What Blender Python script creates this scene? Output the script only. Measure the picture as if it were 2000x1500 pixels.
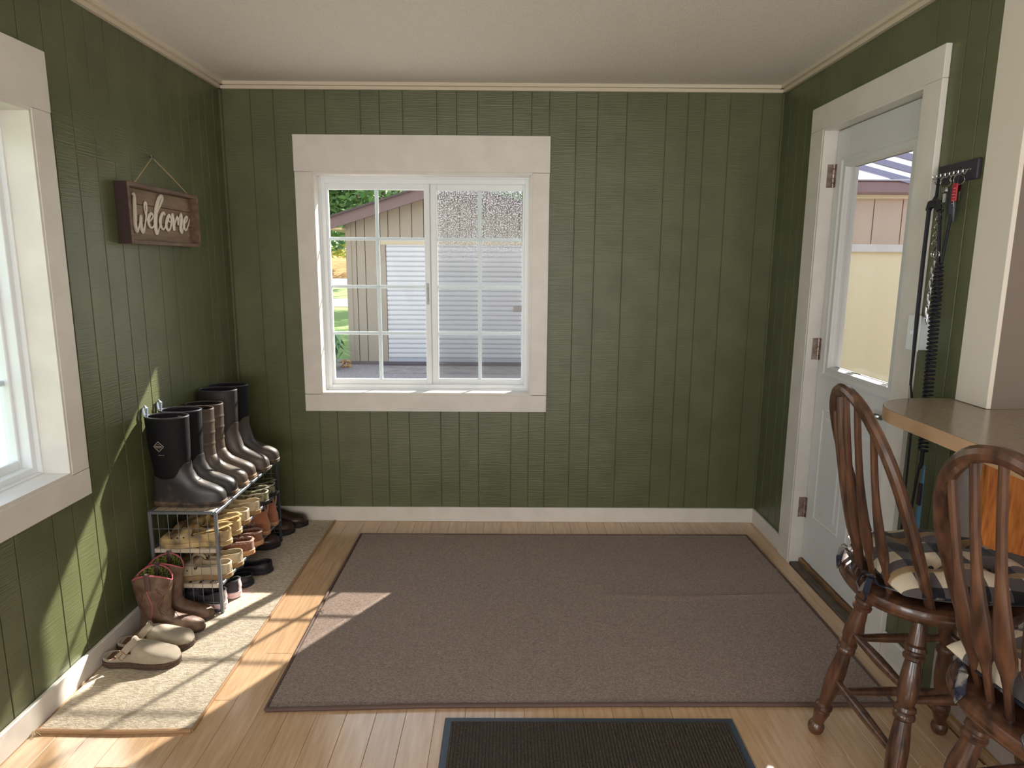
import bpy, bmesh, math, random
from mathutils import Vector, Matrix
PI = math.pi
random.seed(7)
SC = bpy.context.scene
for o in list(bpy.data.objects): bpy.data.objects.remove(o, do_unlink=True)
COL = SC.collection

# ------------------------------------------------------------------ camera, world, sun, lights, exposure
CX, CY, CZ, YAW, PITCH, ROLL, FPX = 1.4791, -3.6061, 1.4392, .0048, .1779, .0066, 1306.97
def set_camera():
    f = Vector((math.sin(YAW)*math.cos(PITCH), math.cos(YAW)*math.cos(PITCH), -math.sin(PITCH)))
    r = Vector((math.cos(YAW), -math.sin(YAW), 0)); u = r.cross(f)
    r2 = r*math.cos(ROLL)+u*math.sin(ROLL); u2 = -r*math.sin(ROLL)+u*math.cos(ROLL)
    cam = bpy.data.cameras.new('camera'); ob = bpy.data.objects.new('camera', cam); COL.objects.link(ob)
    ob.matrix_world = Matrix(((r2.x,u2.x,-f.x,CX),(r2.y,u2.y,-f.y,CY),(r2.z,u2.z,-f.z,CZ),(0,0,0,1)))
    cam.sensor_width = 36; cam.lens = FPX/2000*36; cam.clip_start = .05; cam.clip_end = 400
    SC.camera = ob
set_camera()
w = bpy.data.worlds.new('sky'); SC.world = w; w.use_nodes = True
nt = w.node_tree; nt.nodes.clear()
out = nt.nodes.new('ShaderNodeOutputWorld'); bg = nt.nodes.new('ShaderNodeBackground')
tc = nt.nodes.new('ShaderNodeTexCoord'); sx = nt.nodes.new('ShaderNodeSeparateXYZ'); cr = nt.nodes.new('ShaderNodeValToRGB')
nt.links.new(tc.outputs['Generated'], sx.inputs[0]); nt.links.new(sx.outputs['Z'], cr.inputs[0]); nt.links.new(cr.outputs[0], bg.inputs[0]); nt.links.new(bg.outputs[0], out.inputs[0])
cr.color_ramp.elements[0].color = (.86,.93,1,1); cr.color_ramp.elements[1].color = (.62,.80,1,1)
bg.inputs[1].default_value = 2.0
def sun_light():
    l = bpy.data.lights.new('sun', 'SUN'); l.energy = 15; l.angle = math.radians(.7); l.color = (1,.93,.82)
    o = bpy.data.objects.new('sun', l); COL.objects.link(o)
    o.rotation_euler = Vector((-.67,-1.16,-1)).to_track_quat('-Z','Y').to_euler(); o.location = (20,30,30)
sun_light()
def area(name, loc, to, sx_, sy_, power, col=(1,1,1), portal=False):
    l = bpy.data.lights.new(name, 'AREA'); l.shape = 'RECTANGLE'; l.size = sx_; l.size_y = sy_; l.energy = power; l.color = col
    if portal: l.cycles.is_portal = True
    o = bpy.data.objects.new(name, l); COL.objects.link(o); o.location = loc
    o.rotation_euler = (Vector(to)-Vector(loc)).to_track_quat('-Z','Z').to_euler()
area('rear_fill_light', (1.6,-6.8,1.35), (1.6,0,4.6), 3.2, 1.9, 150, (1,.97,.94))  # added fill lamp behind the camera, no window built there
area('kitchen_fill_light', (5.9,-3.6,1.5), (2.5,-2.2,1.2), 1.4, 1.2, 22, (1,.96,.9))  # added weak fill from the kitchen side, not a modelled window
area('side_fill_light', (.03,-4.1,1.35), (2.5,-4.0,2.3), 1.3, 1.2, 62, (.92,.96,1))  # added cool fill at the left wall, which has no opening here
area('window_portal', (1.03,.2,1.31), (1.03,-3,1.31), 1.12, 1.15, 1, portal=True)
area('left_window_portal', (-.2,-2.02,1.31), (3,-2.02,1.31), 1.12, 1.15, 1, portal=True)
area('door_portal', (3.12,-.885,1.43), (0,-.885,1.43), .5, .85, 1, portal=True)
SC.view_settings.view_transform = 'Standard'; SC.view_settings.look = 'None'
SC.view_settings.exposure = 0.0; SC.view_settings.gamma = 1; SC.view_settings.use_curve_mapping = False

# ------------------------------------------------------------------ materials
def S(r,g,b):
    f = lambda v: ((v/255+.055)/1.055)**2.4 if v > 10 else v/255/12.92
    return (f(r),f(g),f(b),1)
MATS = {}
def pmat(name, col, rough=.5, metal=0, col2=None, ns=20, st=(1,1,1), lo=.35, hi=.65, bump=0, bs=100, bst=(1,1,1), spec=.5, rand=0, coat=0, sheen=0, det=3, rot=(0,0,0), bdist=.002, trans=0, coatr=.03):
    if name in MATS: return MATS[name]
    m = bpy.data.materials.new(name); m.use_nodes = True; t = m.node_tree; N = t.nodes; Lk = t.links.new
    b = N['Principled BSDF']; b.inputs['Roughness'].default_value = rough; b.inputs['Metallic'].default_value = metal
    b.inputs['Specular IOR Level'].default_value = spec; b.inputs['Coat Weight'].default_value = coat; b.inputs['Coat Roughness'].default_value = coatr; b.inputs['Sheen Weight'].default_value = sheen
    b.inputs['Base Color'].default_value = col
    tc = N.new('ShaderNodeTexCoord')
    def noise(scale, stt, d):
        mp = N.new('ShaderNodeMapping'); mp.inputs['Scale'].default_value = stt; mp.inputs['Rotation'].default_value = rot
        Lk(tc.outputs['Object'], mp.inputs[0]); n = N.new('ShaderNodeTexNoise'); n.inputs['Scale'].default_value = scale; n.inputs['Detail'].default_value = d
        if rand:
            oi = N.new('ShaderNodeObjectInfo'); ml = N.new('ShaderNodeMath'); ml.operation = 'MULTIPLY'; ml.inputs[1].default_value = 37
            Lk(oi.outputs['Random'], ml.inputs[0]); n.noise_dimensions = '4D'; Lk(ml.outputs[0], n.inputs['W'])
        Lk(mp.outputs[0], n.inputs['Vector']); return n
    csock = None
    if col2:
        n = noise(ns, st, det); r = N.new('ShaderNodeValToRGB'); r.color_ramp.elements[0].position = lo; r.color_ramp.elements[1].position = hi
        r.color_ramp.elements[0].color = col; r.color_ramp.elements[1].color = col2
        Lk(n.outputs['Fac'], r.inputs[0]); csock = r.outputs[0]
    if rand:
        oi = N.new('ShaderNodeObjectInfo'); hs = N.new('ShaderNodeHueSaturation'); mr = N.new('ShaderNodeMapRange')
        mr.inputs['To Min'].default_value = 1-rand; mr.inputs['To Max'].default_value = 1+rand
        Lk(oi.outputs['Random'], mr.inputs[0]); Lk(mr.outputs[0], hs.inputs['Value'])
        if csock: Lk(csock, hs.inputs['Color'])
        else: hs.inputs['Color'].default_value = col
        csock = hs.outputs[0]
    if csock: Lk(csock, b.inputs['Base Color'])
    if bump:
        n = noise(bs, bst, 4); bp = N.new('ShaderNodeBump'); bp.inputs['Strength'].default_value = bump; bp.inputs['Distance'].default_value = bdist
        Lk(n.outputs['Fac'], bp.inputs['Height']); Lk(bp.outputs[0], b.inputs['Normal'])
    MATS[name] = m; return m

def glassmat(name, tint=(1,1,1,1), refl=.12, dirt=0):
    m = bpy.data.materials.new(name); m.use_nodes = True; t = m.node_tree; N = t.nodes; Lk = t.links.new
    N.remove(N['Principled BSDF']); o = N['Material Output']
    tr = N.new('ShaderNodeBsdfTransparent'); tr.inputs[0].default_value = tint
    gl = N.new('ShaderNodeBsdfGlossy'); gl.inputs['Roughness'].default_value = .02
    lw = N.new('ShaderNodeLayerWeight'); lw.inputs[0].default_value = .5; mx = N.new('ShaderNodeMixShader')
    pw = N.new('ShaderNodeMath'); pw.operation = 'POWER'; pw.inputs[1].default_value = 4; Lk(lw.outputs['Facing'], pw.inputs[0])
    ma = N.new('ShaderNodeMath'); ma.operation = 'MULTIPLY_ADD'; ma.inputs[1].default_value = .35; ma.inputs[2].default_value = .0015; Lk(pw.outputs[0], ma.inputs[0])
    Lk(ma.outputs[0], mx.inputs[0]); Lk(tr.outputs[0], mx.inputs[1]); Lk(gl.outputs[0], mx.inputs[2]); Lk(mx.outputs[0], o.inputs[0])
    MATS[name] = m; return m

GREEN = pmat('green_paint', S(96,101,70), .32, col2=S(87,92,63), ns=6, st=(1,1,1), bump=.55, bs=22, bst=(.35,.35,9), spec=.45, bdist=.003)
GROOVE = pmat('green_groove', S(84,87,58), .5)
WHITE = pmat('white_paint', S(226,221,214), .38, col2=S(218,213,205), ns=9, bump=.08, bs=60)
VINYL = pmat('white_vinyl', S(236,240,242), .3)
CREAM = pmat('cream_paint', S(222,214,200), .5, bump=.05, bs=80)
TAUPE = pmat('taupe_paint', S(118,105,94), .55, bump=.05, bs=80)
CEIL = pmat('ceiling_texture', S(236,230,220), .85, col2=S(222,214,204), ns=240, bump=.6, bs=170, bdist=.004)
FLOORM = pmat('laminate', S(214,180,144), .24, col2=S(188,150,112), ns=5.5, st=(14,1.1,1), lo=.3, hi=.75, bump=.08, bs=40, bst=(8,.6,1), rand=.05, det=5, coat=.5, spec=.8, coatr=.2)
FBASE = pmat('floor_joint', S(120,88,60), .5)
RUGM = pmat('brown_pile', S(178,156,142), .95, col2=S(122,104,95), ns=150, st=(1,2.2,1), bump=1, bs=260, bst=(1,1.6,1), spec=.1, sheen=.3, bdist=.006)
RUGE = pmat('brown_binding', S(92,72,64), .7, bump=.3, bs=300)
MATM = pmat('charcoal_pile', S(104,92,80), .95, col2=S(62,54,48), ns=260, st=(2.2,.5,1), bump=1, bs=200, bst=(2.5,.4,1), spec=.1, bdist=.005)
RUBB = pmat('blue_black_rubber', S(64,76,90), .45, bump=.1, bs=100)
OAK = pmat('dark_oak', S(108,71,49), .3, col2=S(52,33,25), ns=7, st=(7,7,.8), lo=.3, hi=.7, bump=.15, bs=20, bst=(5,5,.6), spec=.6, coat=.25)
OAKO = pmat('orange_oak', S(196,120,54), .35, col2=S(140,76,30), ns=16, st=(7,7,.8), lo=.35, hi=.7, bump=.1, bs=40, bst=(5,5,.6))
LAM = pmat('counter_laminate', S(158,144,126), .22, col2=S(146,132,115), ns=120)
LAMED = pmat('counter_edge', S(206,170,132), .4, col2=S(196,158,120), ns=10, st=(1,1,1))
VINP = pmat('mottled_panel', S(186,176,168), .5, col2=S(166,154,148), ns=8, lo=.3, hi=.7)
STEEL = pmat('grey_painted_steel', S(120,126,134), .35, metal=.5)
DSTEEL = pmat('dark_steel', S(70,74,82), .4, metal=.4)
CHROME = pmat('chrome', S(200,202,206), .15, metal=1)
BRASS = pmat('antique_hinge', S(172,156,146), .38, metal=.6, col2=S(136,114,104), ns=40)
SLATW = pmat('pale_slat', S(206,194,178), .5, col2=S(180,166,148), ns=12, st=(1,8,1))
GLASS = glassmat('clear_glass')
SIGNW = pmat('sign_wood', S(148,122,98), .6, col2=S(118,94,74), ns=9, st=(6,1,8), lo=.3, hi=.7, rand=.06, bump=.15, bs=60)
SIGND = pmat('sign_frame_wood', S(120,94,76), .55, col2=S(92,70,56), ns=10, st=(4,1,4))
SIGNS = pmat('sign_side_wood', S(50,32,28), .6)
LETTER = pmat('letter_white', S(222,214,196), .6, bump=.1)
TWINE = pmat('twine', S(176,156,120), .9, bump=.4, bs=400)

# ------------------------------------------------------------------ mesh builder
class MB:
    def __init__(s): s.v = []; s.f = []; s.mi = []
    def add(s, vs, fs, mi=0):
        n = len(s.v); s.v += [tuple(v) for v in vs]; s.f += [tuple(i+n for i in f) for f in fs]; s.mi += [mi]*len(fs)
    def box(s, x0,x1,y0,y1,z0,z1, bev=0, mi=0):
        if bev <= 0:
            vs = [(x,y,z) for x in (x0,x1) for y in (y0,y1) for z in (z0,z1)]
            s.add(vs, [(0,1,3,2),(4,6,7,5),(0,4,5,1),(2,3,7,6),(0,2,6,4),(1,5,7,3)], mi); return s
        bev = min(bev, abs(x1-x0)*.45, abs(y1-y0)*.45, abs(z1-z0)*.45)
        X=(x0,x1);Y=(y0,y1);Z=(z0,z1); vs=[]; idx={}
        for i in (0,1):
            for j in (0,1):
                for k in (0,1):
                    sx_=1-2*i; sy_=1-2*j; sz_=1-2*k
                    idx[i,j,k,0]=len(vs); vs.append((X[i],Y[j]+sy_*bev,Z[k]+sz_*bev))
                    idx[i,j,k,1]=len(vs); vs.append((X[i]+sx_*bev,Y[j],Z[k]+sz_*bev))
                    idx[i,j,k,2]=len(vs); vs.append((X[i]+sx_*bev,Y[j]+sy_*bev,Z[k]))
        F=[]
        for i in (0,1): F.append([idx[i,j,k,0] for j,k in ((0,0),(1,0),(1,1),(0,1))])
        for j in (0,1): F.append([idx[i,j,k,1] for i,k in ((0,0),(1,0),(1,1),(0,1))])
        for k in (0,1): F.append([idx[i,j,k,2] for i,j in ((0,0),(1,0),(1,1),(0,1))])
        for j in (0,1):
            for k in (0,1): F.append([idx[0,j,k,1],idx[1,j,k,1],idx[1,j,k,2],idx[0,j,k,2]])
        for i in (0,1):
            for k in (0,1): F.append([idx[i,0,k,0],idx[i,1,k,0],idx[i,1,k,2],idx[i,0,k,2]])
        for i in (0,1):
            for j in (0,1): F.append([idx[i,j,0,0],idx[i,j,1,0],idx[i,j,1,1],idx[i,j,0,1]])
        for i in (0,1):
            for j in (0,1):
                for k in (0,1): F.append([idx[i,j,k,0],idx[i,j,k,1],idx[i,j,k,2]])
        s.add(vs,F,mi); return s
    def rings(s, R, closed=True, cap0=True, cap1=True, loop=False, mi=0):
        n = len(R[0]); vs = [p for r in R for p in r]; F = []; m = len(R)
        for i in range(m if loop else m-1):
            a=i*n; b=((i+1)%m)*n
            for j in range(n if closed else n-1):
                k=(j+1)%n; F.append((a+j,a+k,b+k,b+j))
        if not loop:
            if cap0: F.append(tuple(reversed(range(n))))
            if cap1: F.append(tuple(range((m-1)*n, m*n)))
        s.add(vs,F,mi); return s
    def tube(s, P, r, seg=8, loop=False, flat=1.0, up=None, caps=True, mi=0):
        P=[Vector(p) for p in P]; n=len(P); R=[]
        rr = r if isinstance(r,(list,tuple)) else [r]*n
        T=[]
        for i in range(n):
            a=P[(i-1)%n] if (loop or i>0) else P[i]; b=P[(i+1)%n] if (loop or i<n-1) else P[i]
            t=(b-a); T.append(t.normalized() if t.length>1e-9 else Vector((0,0,1)))
        nrm = Vector(up) if up else (Vector((0,0,1)) if abs(T[0].z)<.9 else Vector((1,0,0)))
        for i in range(n):
            if up: nrm=Vector(up)
            nn=nrm-T[i]*nrm.dot(T[i])
            if nn.length<1e-6: nn=T[i].orthogonal()
            nn.normalize(); nrm=nn; bb=T[i].cross(nn)
            R.append([P[i]+(bb*math.cos(2*PI*k/seg)+nn*flat*math.sin(2*PI*k/seg))*rr[i] for k in range(seg)])
        s.rings(R, True, caps, caps, loop, mi); return s
    def lathe(s, prof, p0=(0,0,0), p1=(0,0,1), seg=14, mi=0):
        # prof: (t along p0->p1 in 0..1, radius)
        p0=Vector(p0); p1=Vector(p1); d=p1-p0; a=d.normalized(); u=a.orthogonal().normalized(); v=a.cross(u)
        s.rings([[p0+d*t+(u*math.cos(2*PI*k/seg)+v*math.sin(2*PI*k/seg))*r for k in range(seg)] for t,r in prof], mi=mi); return s
    def prism(s, poly, z0, z1, mi=0):
        n=len(poly); vs=[(x,y,z0) for x,y in poly]+[(x,y,z1) for x,y in poly]
        s.add(vs,[tuple(reversed(range(n))),tuple(range(n,2*n))]+[(i,(i+1)%n,n+(i+1)%n,n+i) for i in range(n)],mi); return s
    def xf(s, fn): s.v=[tuple(fn(Vector(p))) for p in s.v]; return s

def mesh(name, mb, mats, sharp=32, smooth=True):
    me = bpy.data.meshes.new(name); me.from_pydata(mb.v, [], mb.f)
    if not isinstance(mats,(list,tuple)): mats=[mats]
    for m in mats: me.materials.append(m)
    if len(mats)>1: me.polygons.foreach_set('material_index', mb.mi)
    bm=bmesh.new(); bm.from_mesh(me); bmesh.ops.recalc_face_normals(bm, faces=bm.faces); bm.to_mesh(me); bm.free()
    if smooth:
        me.shade_smooth(); me.set_sharp_from_angle(angle=math.radians(sharp))
    me.update(); return me
def obj(name, mb, mats, parent=None, world=False, sharp=32, smooth=True, label=None):
    if world and parent is not None:
        off=Vector(parent['_o']) if '_o' in parent else Vector(parent.location); mb.xf(lambda p: p-off)
    me = mesh(name, mb, mats, sharp, smooth) if isinstance(mb, MB) else mb
    o = bpy.data.objects.new(name, me); COL.objects.link(o)
    if parent is not None: o.parent = parent
    if label: o['label']=label
    return o
def tag(o, label, cat, group=None, kind=None):
    if label: o['label']=label
    if cat: o['category']=cat
    if group: o['group']=group
    if kind: o['kind']=kind
    return o
def thing(name, label, cat, loc=(0,0,0), rz=0, group=None):
    o=bpy.data.objects.new(name, None); COL.objects.link(o); o.location=loc; o.rotation_euler=(0,0,rz); o.empty_display_size=.05
    return tag(o,label,cat,group)
def struct(name, mb=None, mats=None, loc=(0,0,0), rz=0, world=False, label=None, cat=None):
    if mb is None:
        o=bpy.data.objects.new(name,None); COL.objects.link(o); o.empty_display_size=.05
    else: o=obj(name,mb,mats)
    o.location=loc; o.rotation_euler=(0,0,rz); o['kind']='structure'
    o['label']=label or name.replace('_',' '); o['category']=cat or name.split('_')[0]
    return o
def kids(o): return [c for c in bpy.data.objects if c.parent==o]
def dup(root, loc, rz=None, label=None, scale=None):
    r=root.copy(); COL.objects.link(r); r.location=loc
    if rz is not None: r.rotation_euler=(0,0,rz)
    if label: r['label']=label
    if scale: r.scale=scale
    for ch in kids(root):
        c=ch.copy(); COL.objects.link(c); c.parent=r
        for g in kids(ch):
            d=g.copy(); COL.objects.link(d); d.parent=c
    return r

# ------------------------------------------------------------------ room shell
W=2.875; H=2.3; HC=2.332
def rect_minus(r, holes):
    out=[r]
    for (a0,a1,b0,b1) in holes:
        nx=[]
        for (x0,x1,z0,z1) in out:
            if a1<=x0 or a0>=x1 or b1<=z0 or b0>=z1: nx.append((x0,x1,z0,z1)); continue
            if b0>z0: nx.append((x0,x1,z0,b0))
            if b1<z1: nx.append((x0,x1,b1,z1))
            if a0>x0: nx.append((x0,a0,max(z0,b0),min(z1,b1)))
            if a1<x1: nx.append((a1,x1,max(z0,b0),min(z1,b1)))
        out=nx
    return out
def panel_wall(name, cuts, u1, holes, place, thick=.125, plainto=None):
    """place(u,d,z)->world; d=0 room face, growing outwards."""
    def slab(mb,u0,u1,z0,z1,d0,d1,bev=0):
        b=MB(); b.box(u0,u1,d0,d1,z0,z1,bev); b.xf(lambda p: place(p.x,p.y,p.z)); mb.add(b.v,b.f)
    back=MB()
    lo=cuts[0] if plainto is None else plainto[0]
    hi=u1 if plainto is None else plainto[1]
    for (a,b,c,d) in rect_minus((lo,hi,-.1,HC+.05),holes): slab(back,a,b,c,d,.0042,thick)
    wl=struct(name,back,GROOVE,label=name.split('_')[1]+' wall of green painted grooved panelling',cat='wall')
    cc=list(cuts)+[u1]
    for i in range(len(cc)-1):
        g=.0016; mb=MB()
        for (a,b,c,d) in rect_minus((cc[i]+g,cc[i+1]-g,.0,HC-.01),holes):
            if b-a>.004: slab(mb,a,b,c,d,0,.0042,.0014)
        if mb.v: obj('plank',mb,GREEN,wl,smooth=False)
    return wl
WINH=(.456,1.596,.73,1.90)
panel_wall('wall_back',[0,.013,.155,.272,.435,.534,.714,.811,.93,1.104,1.206,1.312,1.492,1.589,1.68,1.817,1.926,2.075,2.276,2.387,2.474,2.602,2.767],W,[WINH],lambda u,d,z:Vector((u,d,z)),plainto=(-.13,W+.13))
lc=[-3.30,-3.15,-3.03,-2.86,-2.76,-2.6,-2.48,-2.31,-2.19,-2.09,-1.92,-1.80,-1.71,-1.54,-1.44,-1.325,-1.215,-1.10,-.987,-.879,-.719,-.60,-.531,-.437,-.362,-.251,-.18,-.08,-.013]
panel_wall('wall_left',lc,0.0,[(-2.587,-1.447,.73,1.90)],lambda u,d,z:Vector((-d,u,z)),plainto=(-7,.13))
rc=[-1.565,-1.502,-1.407,-1.25,-1.095,-.976,-.826,-.696,-.583,-.47,-.40,-.29,-.20,-.09,-.013]
panel_wall('wall_right',rc,0.0,[(-1.251,-.517,-.1,2.035)],lambda u,d,z:Vector((W+d,u,z)),plainto=(-1.565,.13))
# partition, rear walls, kitchen shell
mb=MB(); mb.box(2.885,6.2,-1.70,-1.58,1.03,HC+.05); mb.box(2.925,6.2,-1.70,-1.58,-.1,.99)
pw=struct('wall_partition',mb,TAUPE,label='taupe partition wall ending at the counter, facing the room',cat='wall')
obj('end_board',MB().box(2.872,2.886,-1.702,-1.563,1.031,HC,.001),CREAM,pw,label='cream painted end face of the partition')
struct('wall_rear',MB().box(-.13,6.2,-7.1,-7.0,-.1,HC+.05),CREAM)
struct('wall_kitchen',MB().box(6.2,6.3,-7.1,-1.5,-.1,HC+.05),CREAM)
pn=struct('wall_peninsula',MB().box(2.91,3.03,-3.6,-1.560,-.02,.991),VINP,label='pale mottled half wall carrying the counter',cat='wall')
struct('ceiling',MB().box(-.13,6.3,-7.1,.13,HC,HC+.1),CEIL,label='textured off-white ceiling')
def crown(name, f):
    mb=MB(); b=MB(); b.box(0,1,0,.016,H,HC); b.box(0,1,0,.034,H+.016,HC); b.xf(f); mb.add(b.v,b.f)
    struct(name,mb,pmat('crown_paint',S(212,200,178),.5),label='cream two-step ceiling moulding',cat='trim')
crown('trim_1',lambda p:Vector((p.x*W,-p.y,p.z)))
crown('trim_2',lambda p:Vector((p.y,-p.x*4.5,p.z)))
crown('trim_3',lambda p:Vector((W-p.y,-p.x*1.56,p.z)))
bpy.data.objects['trim_1']['label']='cream ceiling moulding along the back wall'
bpy.data.objects['trim_2']['label']='cream ceiling moulding along the left wall'
bpy.data.objects['trim_3']['label']='cream ceiling moulding along the right wall above the door'
struct('trim_4',MB().box(0,.011,-.011,0,0,H,.003),GREEN,label='green corner bead in the left back corner',cat='trim')
struct('trim_5',MB().box(W-.011,W,-.011,0,0,H,.003),GREEN,label='green corner bead in the right back corner',cat='trim')
def base(name,x0,x1,y0,y1,lab): struct(name,MB().box(x0,x1,y0,y1,0,.085,.003),WHITE,label=lab,cat='baseboard')
base('baseboard_back',.0,W,-.015,0,'white baseboard along the back wall')
base('baseboard_left',0,.015,-4.5,-.015,'white baseboard along the left wall')
base('baseboard_right',W-.015,W,-.4,-.015,'short white baseboard between the back corner and the door')
struct('trim_6',MB().box(W-.018,W,-1.555,-1.345,0,.12,.006),WHITE,label='white baseboard piece right of the door casing',cat='trim')
mb=MB(); mb.tube([(2.910,-1.58,.002),(2.910,-3.6,.002)],.022,12)
struct('trim_7',mb,pmat('quarter_round',S(176,140,100),.35,col2=S(150,112,76),ns=10,st=(8,1,8)),label='wooden quarter round at the foot of the half wall',cat='trim')

# floor
fl=struct('floor',MB().box(-.13,6.3,-7.1,.0,-.1,-.004),FBASE,label='light oak laminate floor')
x=0; i=0
while x<W+.05:
    x1=min(x+.096,2.94); y=-.0-random.uniform(.1,.9); ys=[0]
    while y>-4.0: ys.append(y); y-=random.uniform(.75,1.25)
    ys.append(-4.1)
    xx=x1
    for a,b in zip(ys[:-1],ys[1:]):
        xm=min(x1,2.925) 
        if a>-1.25 and b<-.52 and x1>2.86: xm=2.86
        if xm-x>.01: obj('plank',MB().box(x+.0004,xm-.0004,b+.0005,a-.0005,-.01,0,.0008),FLOORM,fl,smooth=False)
    x+=.096

# ------------------------------------------------------------------ windows (local x along wall, y outwards, z up)
def ring(mb,x0,x1,z0,z1,wl,wr,wb,wt,y0,y1,bev=.002):
    mb.box(x0,x0+wl,y0,y1,z0,z1,bev); mb.box(x1-wr,x1,y0,y1,z0,z1,bev)
    mb.box(x0+wl,x1-wr,y0,y1,z0,z0+wb,bev); mb.box(x0+wl,x1-wr,y0,y1,z1-wt,z1,bev)
MUN=pmat('pale_blue_grille',S(214,228,232),.35)
def window(name,loc,rz,lab,screen=True):
    w_,h=1.14,1.17
    wn=struct(name,None,None,loc,rz,label=lab,cat='window')
    obj('head_casing',MB().box(-.09,w_+.09,-.021,0,h,h+.182,.0015),WHITE,wn)
    obj('side_casing',MB().box(-.088,.0,-.02,0,0.002,h-.001,.0015),WHITE,wn)
    obj('side_casing',MB().box(w_,w_+.088,-.02,0,0.002,h-.001,.0015),WHITE,wn)
    obj('apron',MB().box(-.088,w_+.088,-.021,0,-.092,0,.0015),WHITE,wn)
    mb=MB(); mb.box(-.001,w_+.001,-.018,.125,-.001,.012); mb.box(-.001,w_+.001,-.018,.125,h-.012,h+.001); mb.box(-.001,.010,-.018,.125,.01,h-.01); mb.box(w_-.010,w_+.001,-.018,.125,.01,h-.01)
    obj('jamb_liner',mb,WHITE,wn)
    mb=MB(); ring(mb,.010,w_-.010,.012,h-.012,.026,.026,.026,.034,.085,.165); ring(mb,.004,w_-.004,.008,h-.010,.012,.012,.01,.012,.07,.10)
    obj('frame',mb,VINYL,wn)
    def sash(x0,x1,z0,z1,y0,nm,wl,wr,lab):
        mb=MB(); ring(mb,x0,x1,z0,z1,wl,wr,.036,.036,y0,y0+.028,.003); s=obj(nm,mb,VINYL,wn,label=lab)
        a,b,c,d=x0+wl,x1-wr,z0+.036,z1-.036
        obj('pane',MB().box(a-.004,b+.004,y0+.010,y0+.013,c-.004,d+.004),GLASS,s,smooth=False)
        ym=y0+.020
        obj('grille_bar',MB().box((a+b)/2-.010,(a+b)/2+.010,ym-.004,ym+.004,c,d,.002),MUN,s)
        for k in (1,2,3):
            z=c+(d-c)*k/4; obj('grille_bar',MB().box(a,b,ym-.0045,ym+.0045,z-.009,z+.009,.002),MUN,s)
        return s
    s1=sash(.022,.592,.030,h-.040,.100,'sliding_sash',.026,.030,'left sliding sash')
    s2=sash(.592,w_-.022,.030,h-.040,.118,'fixed_sash',.036,.026,'right fixed sash')
    mb=MB(); mb.box(.571,.580,.090,.101,.50,.58,.003); mb.box(.568,.583,.094,.101,.485,.60,.002)
    obj('latch',mb,pmat('latch_grey',S(176,180,182),.3),s1)
    if screen:
        m=bpy.data.materials.new('insect_screen'); m.use_nodes=True; t=m.node_tree; N=t.nodes; Lk=t.links.new
        N.remove(N['Principled BSDF']); o=N['Material Output']; tr=N.new('ShaderNodeBsdfTransparent'); df=N.new('ShaderNodeBsdfDiffuse'); df.inputs[0].default_value=S(150,152,156)
        tl=N.new('ShaderNodeBsdfTranslucent'); tl.inputs[0].default_value=S(225,228,235); a=N.new('ShaderNodeMixShader'); a.inputs[0].default_value=.30; Lk(df.outputs[0],a.inputs[1]); Lk(tl.outputs[0],a.inputs[2])
        mx=N.new('ShaderNodeMixShader'); tc=N.new('ShaderNodeTexCoord'); sp=N.new('ShaderNodeSeparateXYZ'); Lk(tc.outputs['Object'],sp.inputs[0])
        vo=N.new('ShaderNodeTexNoise'); vo.inputs['Scale'].default_value=170; vo.inputs['Detail'].default_value=1; Lk(tc.outputs['Object'],vo.inputs['Vector'])
        cr=N.new('ShaderNodeValToRGB'); cr.color_ramp.elements[0].position=.50; cr.color_ramp.elements[1].position=.57; Lk(vo.outputs['Fac'],cr.inputs[0])
        mr=N.new('ShaderNodeMapRange'); mr.inputs['From Min'].default_value=.66; mr.inputs['From Max'].default_value=1.10; Lk(sp.outputs['Z'],mr.inputs[0])
        m1=N.new('ShaderNodeMath'); m1.operation='MULTIPLY'; Lk(cr.outputs[0],m1.inputs[0]); Lk(mr.outputs[0],m1.inputs[1])
        m2=N.new('ShaderNodeMath'); m2.operation='MULTIPLY_ADD'; m2.inputs[1].default_value=.80; m2.inputs[2].default_value=.0; Lk(m1.outputs[0],m2.inputs[0])
        db=N.new('ShaderNodeBsdfDiffuse'); db.inputs[0].default_value=S(118,118,120); mb_=N.new('ShaderNodeMixShader'); mb_.inputs[0].default_value=.26; Lk(tr.outputs[0],mb_.inputs[1]); Lk(db.outputs[0],mb_.inputs[2])
        Lk(m2.outputs[0],mx.inputs[0]); Lk(mb_.outputs[0],mx.inputs[1]); Lk(a.outputs[0],mx.inputs[2]); Lk(mx.outputs[0],o.inputs[0])
        obj('insect_screen',MB().box(.63,1.09,.158,.1585,.06,1.10),m,wn,smooth=False,label='fine insect screen beaded with droplets over the right sash')
    return wn
window('window_1',(.456,0,.73),0,'white sliding window in the back wall looking at the garage')
window('window_2',(0,-2.587,.73),PI/2,'white window in the left wall cut by the photo edge',screen=False)

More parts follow.
